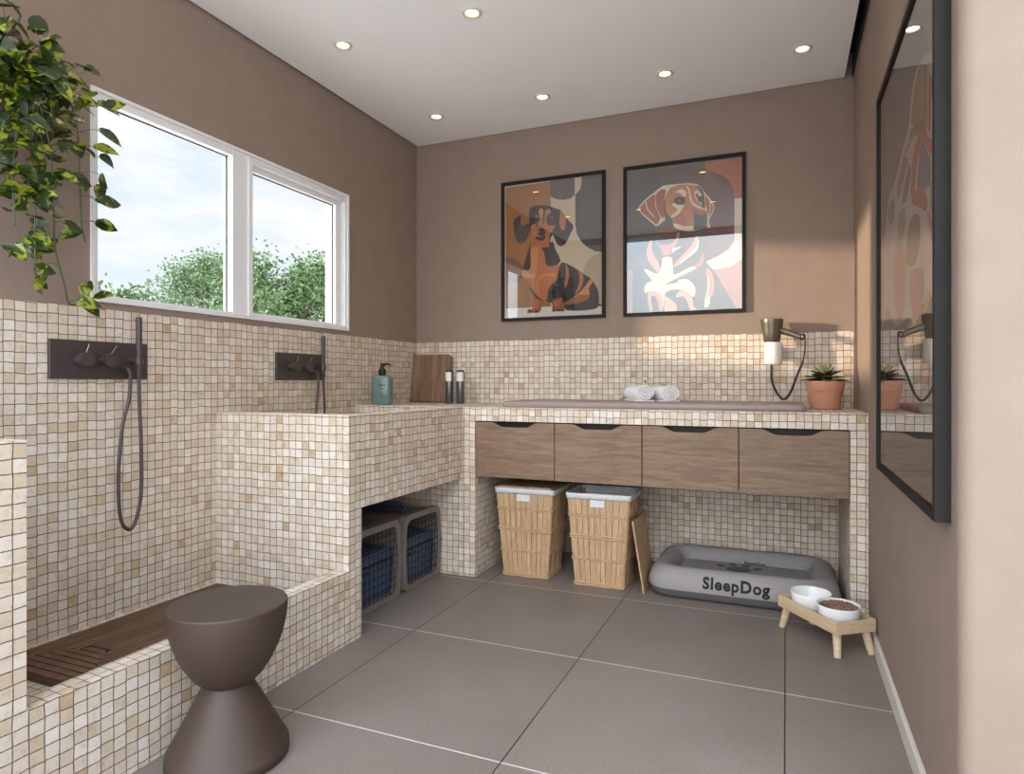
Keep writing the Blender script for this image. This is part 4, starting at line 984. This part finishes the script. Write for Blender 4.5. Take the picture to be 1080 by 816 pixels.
def bowl(dx, label, food):
    c, s = math.cos(SA), math.sin(SA); x, y = sx_+dx*c, sy_+dx*s; z = SZ-HB+.0105
    t = thing('pet_bowl', label, 'pet bowl', (x, y, z), SA, 'white bowls in the stand')
    bm = nb(); lathe(bm, [(0, .0), (.050, .0), (.061, .004), (.0705, .02), (.0750, .052), (.0763, .066), (.0753, .068), (.073, .066), (.070, .048), (.064, .018), (.05, .010), (0, .009)], 0, 0, 0, 44)
    obj('bowl', bm, WHITEC, t, True, local=True)
    if food:
        bm = nb(); rnd = random.Random(5)
        lathe(bm, [(0, .058), (.04, .056), (.069, .050), (.069, .046), (0, .04)], 0, 0, 0, 24)
        for k in range(340):
            r = 0.065*math.sqrt(rnd.random()); a = rnd.random()*2*PI; q = Vector((r*math.cos(a), r*math.sin(a), .059+.008*(1-(r/.065)**2)+rnd.uniform(-.002, .003)))
            mtx = Matrix.Translation(q) @ Matrix.Rotation(rnd.random()*3, 4, 'Z') @ Matrix.Rotation(rnd.uniform(-.5, .5), 4, 'X') @ Matrix.Diagonal((1, .85, .6, 1))
            bmesh.ops.create_icosphere(bm, subdivisions=1, radius=.0062, matrix=mtx)
        kb = tag(obj('dog_kibble', bm, KIBBLE, local=True), 'heap of brown dry dog kibble in the nearer white bowl', 'dog food'); kb['kind'] = 'stuff'
        kb.location = (x, y, z)
bowl(-.0768, 'empty white bowl in the oak stand, nearer the dog bed', False)
bowl(.0768, 'white bowl filled with brown kibble in the oak stand', True)

# ---------------- stool
stx, sty = .846, -2.362
t = thing('hourglass_stool', 'dark brown hourglass-shaped stool with half-bowl seat beside the shower tub', 'stool', (stx, sty, 0))
Hs = .412
bm = nb(); prof = [(0, .203)]+[(.060, .203), (.070, .206), (.090, .226), (.110, .256), (.128, .292), (.141, .330), (.149, .370), (.1515, .398), (.1515, .408), (.149, .4115), (.145, .412), (0, .412)]
lathe(bm, prof, 0, 0, 0, 64); obj('seat', bm, STOOLM, t, 30, local=True)
bm = nb(); pr = [(0, .0006), (.150, .0006), (.1555, .006), (.1535, .032)]
z = .034
while z < .198:
    f = (z-.03)/.17; r = .153*(1-f)+.062*f; pr += [(r, z), (r-.0007, z+.0022)]; z += .0042
pr += [(.062, .202), (0, .202)]
lathe(bm, pr, 0, 0, 0, 64); obj('base', bm, STOOLM, t, 60, local=True)

# ============================================================ HANGING PLANT
bm = nb(); box(bm, .001, .20, -2.72, -2.378, 1.772, 1.802, .002); tag(obj('wall_shelf', bm, wood('shelf_brown', srgb(96, 78, 66), srgb(112, 92, 78), srgb(126, 104, 90), 'y'), loc=(.1, -2.5, 1.77)), 'small brown wall shelf holding the trailing plant, left of the window', 'shelf')
t = thing('trailing_pothos', 'trailing variegated pothos in a terracotta pot hanging down beside the window', 'potted plant', (.11, -2.53, 1.8025))
bm = nb(); lathe(bm, [(0, 0), (.055, 0), (.06, .004), (.072, .085), (.078, .087), (.080, .115), (.074, .116), (.070, .09), (0, .09)], .11, -2.53, 1.8025, 32); obj('pot', bm, TERRA, t, 35)
stems = [[[.12,-2.52,1.91],[.16,-2.496,1.973],[.16,-2.418,1.968],[.16,-2.37,1.931],[.16,-2.333,1.873],[.16,-2.312,1.791],[.16,-2.306,1.643],[.16,-2.3,1.509],[.16,-2.288,1.451]],
 [[.14,-2.53,1.90],[.2,-2.508,1.885],[.215,-2.47,1.818],[.21,-2.468,1.68],[.20,-2.463,1.514],[.19,-2.457,1.319]],
 [[.13,-2.51,1.91],[.21,-2.483,1.869],[.215,-2.431,1.70],[.19,-2.404,1.528],[.17,-2.387,1.411],[.16,-2.353,1.305],[.13,-2.318,1.25],[.12,-2.266,1.262]],
 [[.14,-2.54,1.90],[.21,-2.528,1.90],[.22,-2.521,1.771],[.20,-2.521,1.608],[.19,-2.513,1.447]],
 [[.11,-2.53,1.90],[.16,-2.47,1.902],[.16,-2.426,1.978],[.16,-2.409,2.043]],
 [[.11,-2.53,1.90],[.16,-2.54,1.95],[.16,-2.508,2.009],[.16,-2.478,2.071]]]
bm = nb()
for s_ in stems: tube(bm, smooth_path(s_, 6), .0026, 6)
bl = nb(); rnd = random.Random(21)
LP = [(-2.513,2.033),(-2.483,2.029),(-2.498,2.088),(-2.426,2.064),(-2.409,2.009),(-2.294,2.003),(-2.279,1.994),(-2.273,1.936),(-2.219,1.908),(-2.333,1.947),(-2.232,1.804),(-2.244,1.753),(-2.238,1.718),(-2.219,1.668),(-2.235,1.623),(-2.206,1.599),(-2.219,1.518),(-2.294,1.882),(-2.273,1.307),(-2.232,1.285),(-2.276,1.24),(-2.294,1.253),(-2.353,1.776),(-2.342,1.745),(-2.376,1.71),(-2.362,1.641),(-2.404,1.586),(-2.376,1.55),(-2.324,1.622),(-2.347,1.483),(-2.324,1.473),(-2.39,1.43),(-2.483,1.392),(-2.503,1.38),(-2.436,1.384),(-2.436,1.336),(-2.418,1.31),(-2.457,1.697),(-2.496,1.753),(-2.431,1.777),(-2.404,1.83),(-2.376,1.87),(-2.457,1.852),(-2.496,1.85),(-2.521,1.798),(-2.513,1.665),(-2.508,1.584),(-2.503,1.504),(-2.463,1.584),(-2.47,1.526),(-2.521,1.554),(-2.526,1.607),(-2.376,1.972),(-2.444,1.956),(-2.47,1.986),(-2.521,1.962),(-2.508,1.913),(-2.359,1.921)]
allp = [p for s_ in stems for p in smooth_path(s_, 6)]
def add_leaf(y, z, L, dr=None, x=.16):
    q = Vector((x, y, z)); near = min(allp, key=lambda p: (p-q).length)
    out = (q-near); out.x *= .5
    if out.length < .01: out = Vector((rnd.uniform(-.3, .8), rnd.uniform(-1, 1), rnd.uniform(-.4, .4)))
    d = Vector(dr) if dr else out.normalized()*.8+Vector((rnd.uniform(-.3, .5), rnd.uniform(-.5, .7), rnd.uniform(-.8, .3)))
    d.normalize(); base = q-d*L*.4
    if base.x-L*.6 < .01: base.x = .012+L*.6
    if (near-base).length < .16: tube(bm, [near, near.lerp(base, .5)+Vector((.004, 0, .006)), base], .0011, 5)
    up = Vector((rnd.uniform(.35, 1), -rnd.uniform(.2, .9), rnd.uniform(.2, 1.0)))
    if abs(d.cross(up).length) < .1: up = Vector((1, -.3, .4))
    leaf(bl, base, d, up, L, L*rnd.uniform(.62, .78), fold=rnd.uniform(.15, .45), droop=rnd.uniform(.05, .35), heart=1)
for y, z in LP: add_leaf(y, z, rnd.uniform(.054, .072), x=rnd.uniform(.14, .2))
add_leaf(-2.208, 1.597, .075, (0, 1, .1)); add_leaf(-2.215, 1.520, .07, (0, 1, -.1)); add_leaf(-2.21, 1.908, .075, (.1, 1, -.05)); add_leaf(-2.43, 2.075, .07, (0, .2, 1))
for k in range(150):
    s_ = stems[rnd.choice((0, 1, 2, 3, 1, 3, 2))]; P = smooth_path(s_, 6); q = P[rnd.randrange(5, int(len(P)*.86))]
    y = q.y+rnd.uniform(-.09, .04); z = q.z+rnd.uniform(-.04, .05)
    if z > 1.60 or y < -2.40: add_leaf(y, z, rnd.uniform(.044, .066), x=q.x+rnd.uniform(-.02, .05))
for k in range(95):
    y = rnd.uniform(-2.62, -2.36); z = rnd.uniform(1.80, 2.02)+rnd.uniform(-.04, .03)
    if z > 1.98 and y > -2.45: continue
    add_leaf(y, z, rnd.uniform(.048, .07), x=rnd.uniform(.12, .27))
obj('stems', bm, STEMM, t, True); obj('foliage', bl, POTHOS, t)

# ============================================================ TREES OUTSIDE THE WINDOW
def tree(x, y, zt, r, label, seed, nl, sparse=1.0):
    rnd = random.Random(seed)
    t = thing('garden_tree', label, 'tree', (x, y, -.14), 0, 'trees outside the window')
    bm = nb(); crown = Vector((x, y, zt-r)); tips = []
    base = Vector((x, y, -.14)); fork = Vector((x+.1, y, max(.3, zt-2*r)))
    tube(bm, [base, base.lerp(fork, .5)+Vector((.04, 0, 0)), fork], [.11*r, .09*r, .07*r], 8)
    for k in range(26):
        a = rnd.random()*2*PI; el = math.asin(rnd.uniform(-.5, 1)); rr_ = r*rnd.uniform(.6, 1.0)
        p = crown+Vector((math.cos(a)*math.cos(el)*rr_, math.sin(a)*math.cos(el)*rr_, math.sin(el)*rr_*.95)); tips.append(p)
        m_ = fork.lerp(p, .5)+Vector((rnd.uniform(-.1, .1), rnd.uniform(-.1, .1), .12*r)); tube(bm, [fork, m_, p], [.03*r, .018*r, .006*r], 5)
    obj('trunk', bm, BARK, t)
    bl = nb()
    for k in range(nl):
        tp = rnd.choice(tips); q = tp.lerp(crown, rnd.random()**1.6*.75)+Vector((rnd.gauss(0, .13*r), rnd.gauss(0, .13*r), rnd.gauss(0, .11*r)))
        L = rnd.uniform(.04, .075); d = Vector((rnd.uniform(-1, 1), rnd.uniform(-1, 1), rnd.uniform(-.7, .7))).normalized(); s = d.cross(Vector((rnd.uniform(-1, 1), rnd.uniform(-1, 1), rnd.uniform(-1, 1)))).normalized()*L*.32
        vs = [bl.verts.new(q), bl.verts.new(q+d*L*.5+s), bl.verts.new(q+d*L), bl.verts.new(q+d*L*.5-s)]; bl.faces.new(vs)
    obj('foliage', bl, TREEL, t)
tree(-4.55, 3.75, 3.12, 1.15, 'bushy green garden tree seen through the right window pane', 1, 15000)
tree(-8.30, 5.70, 3.75, 1.05, 'green garden tree at the right edge of the large window pane', 2, 7000)
tree(-4.40, 1.14, 2.14, .48, 'lower loose green tree seen low in the large window pane', 3, 1500)
tree(-9.10, 2.90, 2.95, .75, 'thin sparse tree seen lowest at the left of the window', 4, 600)
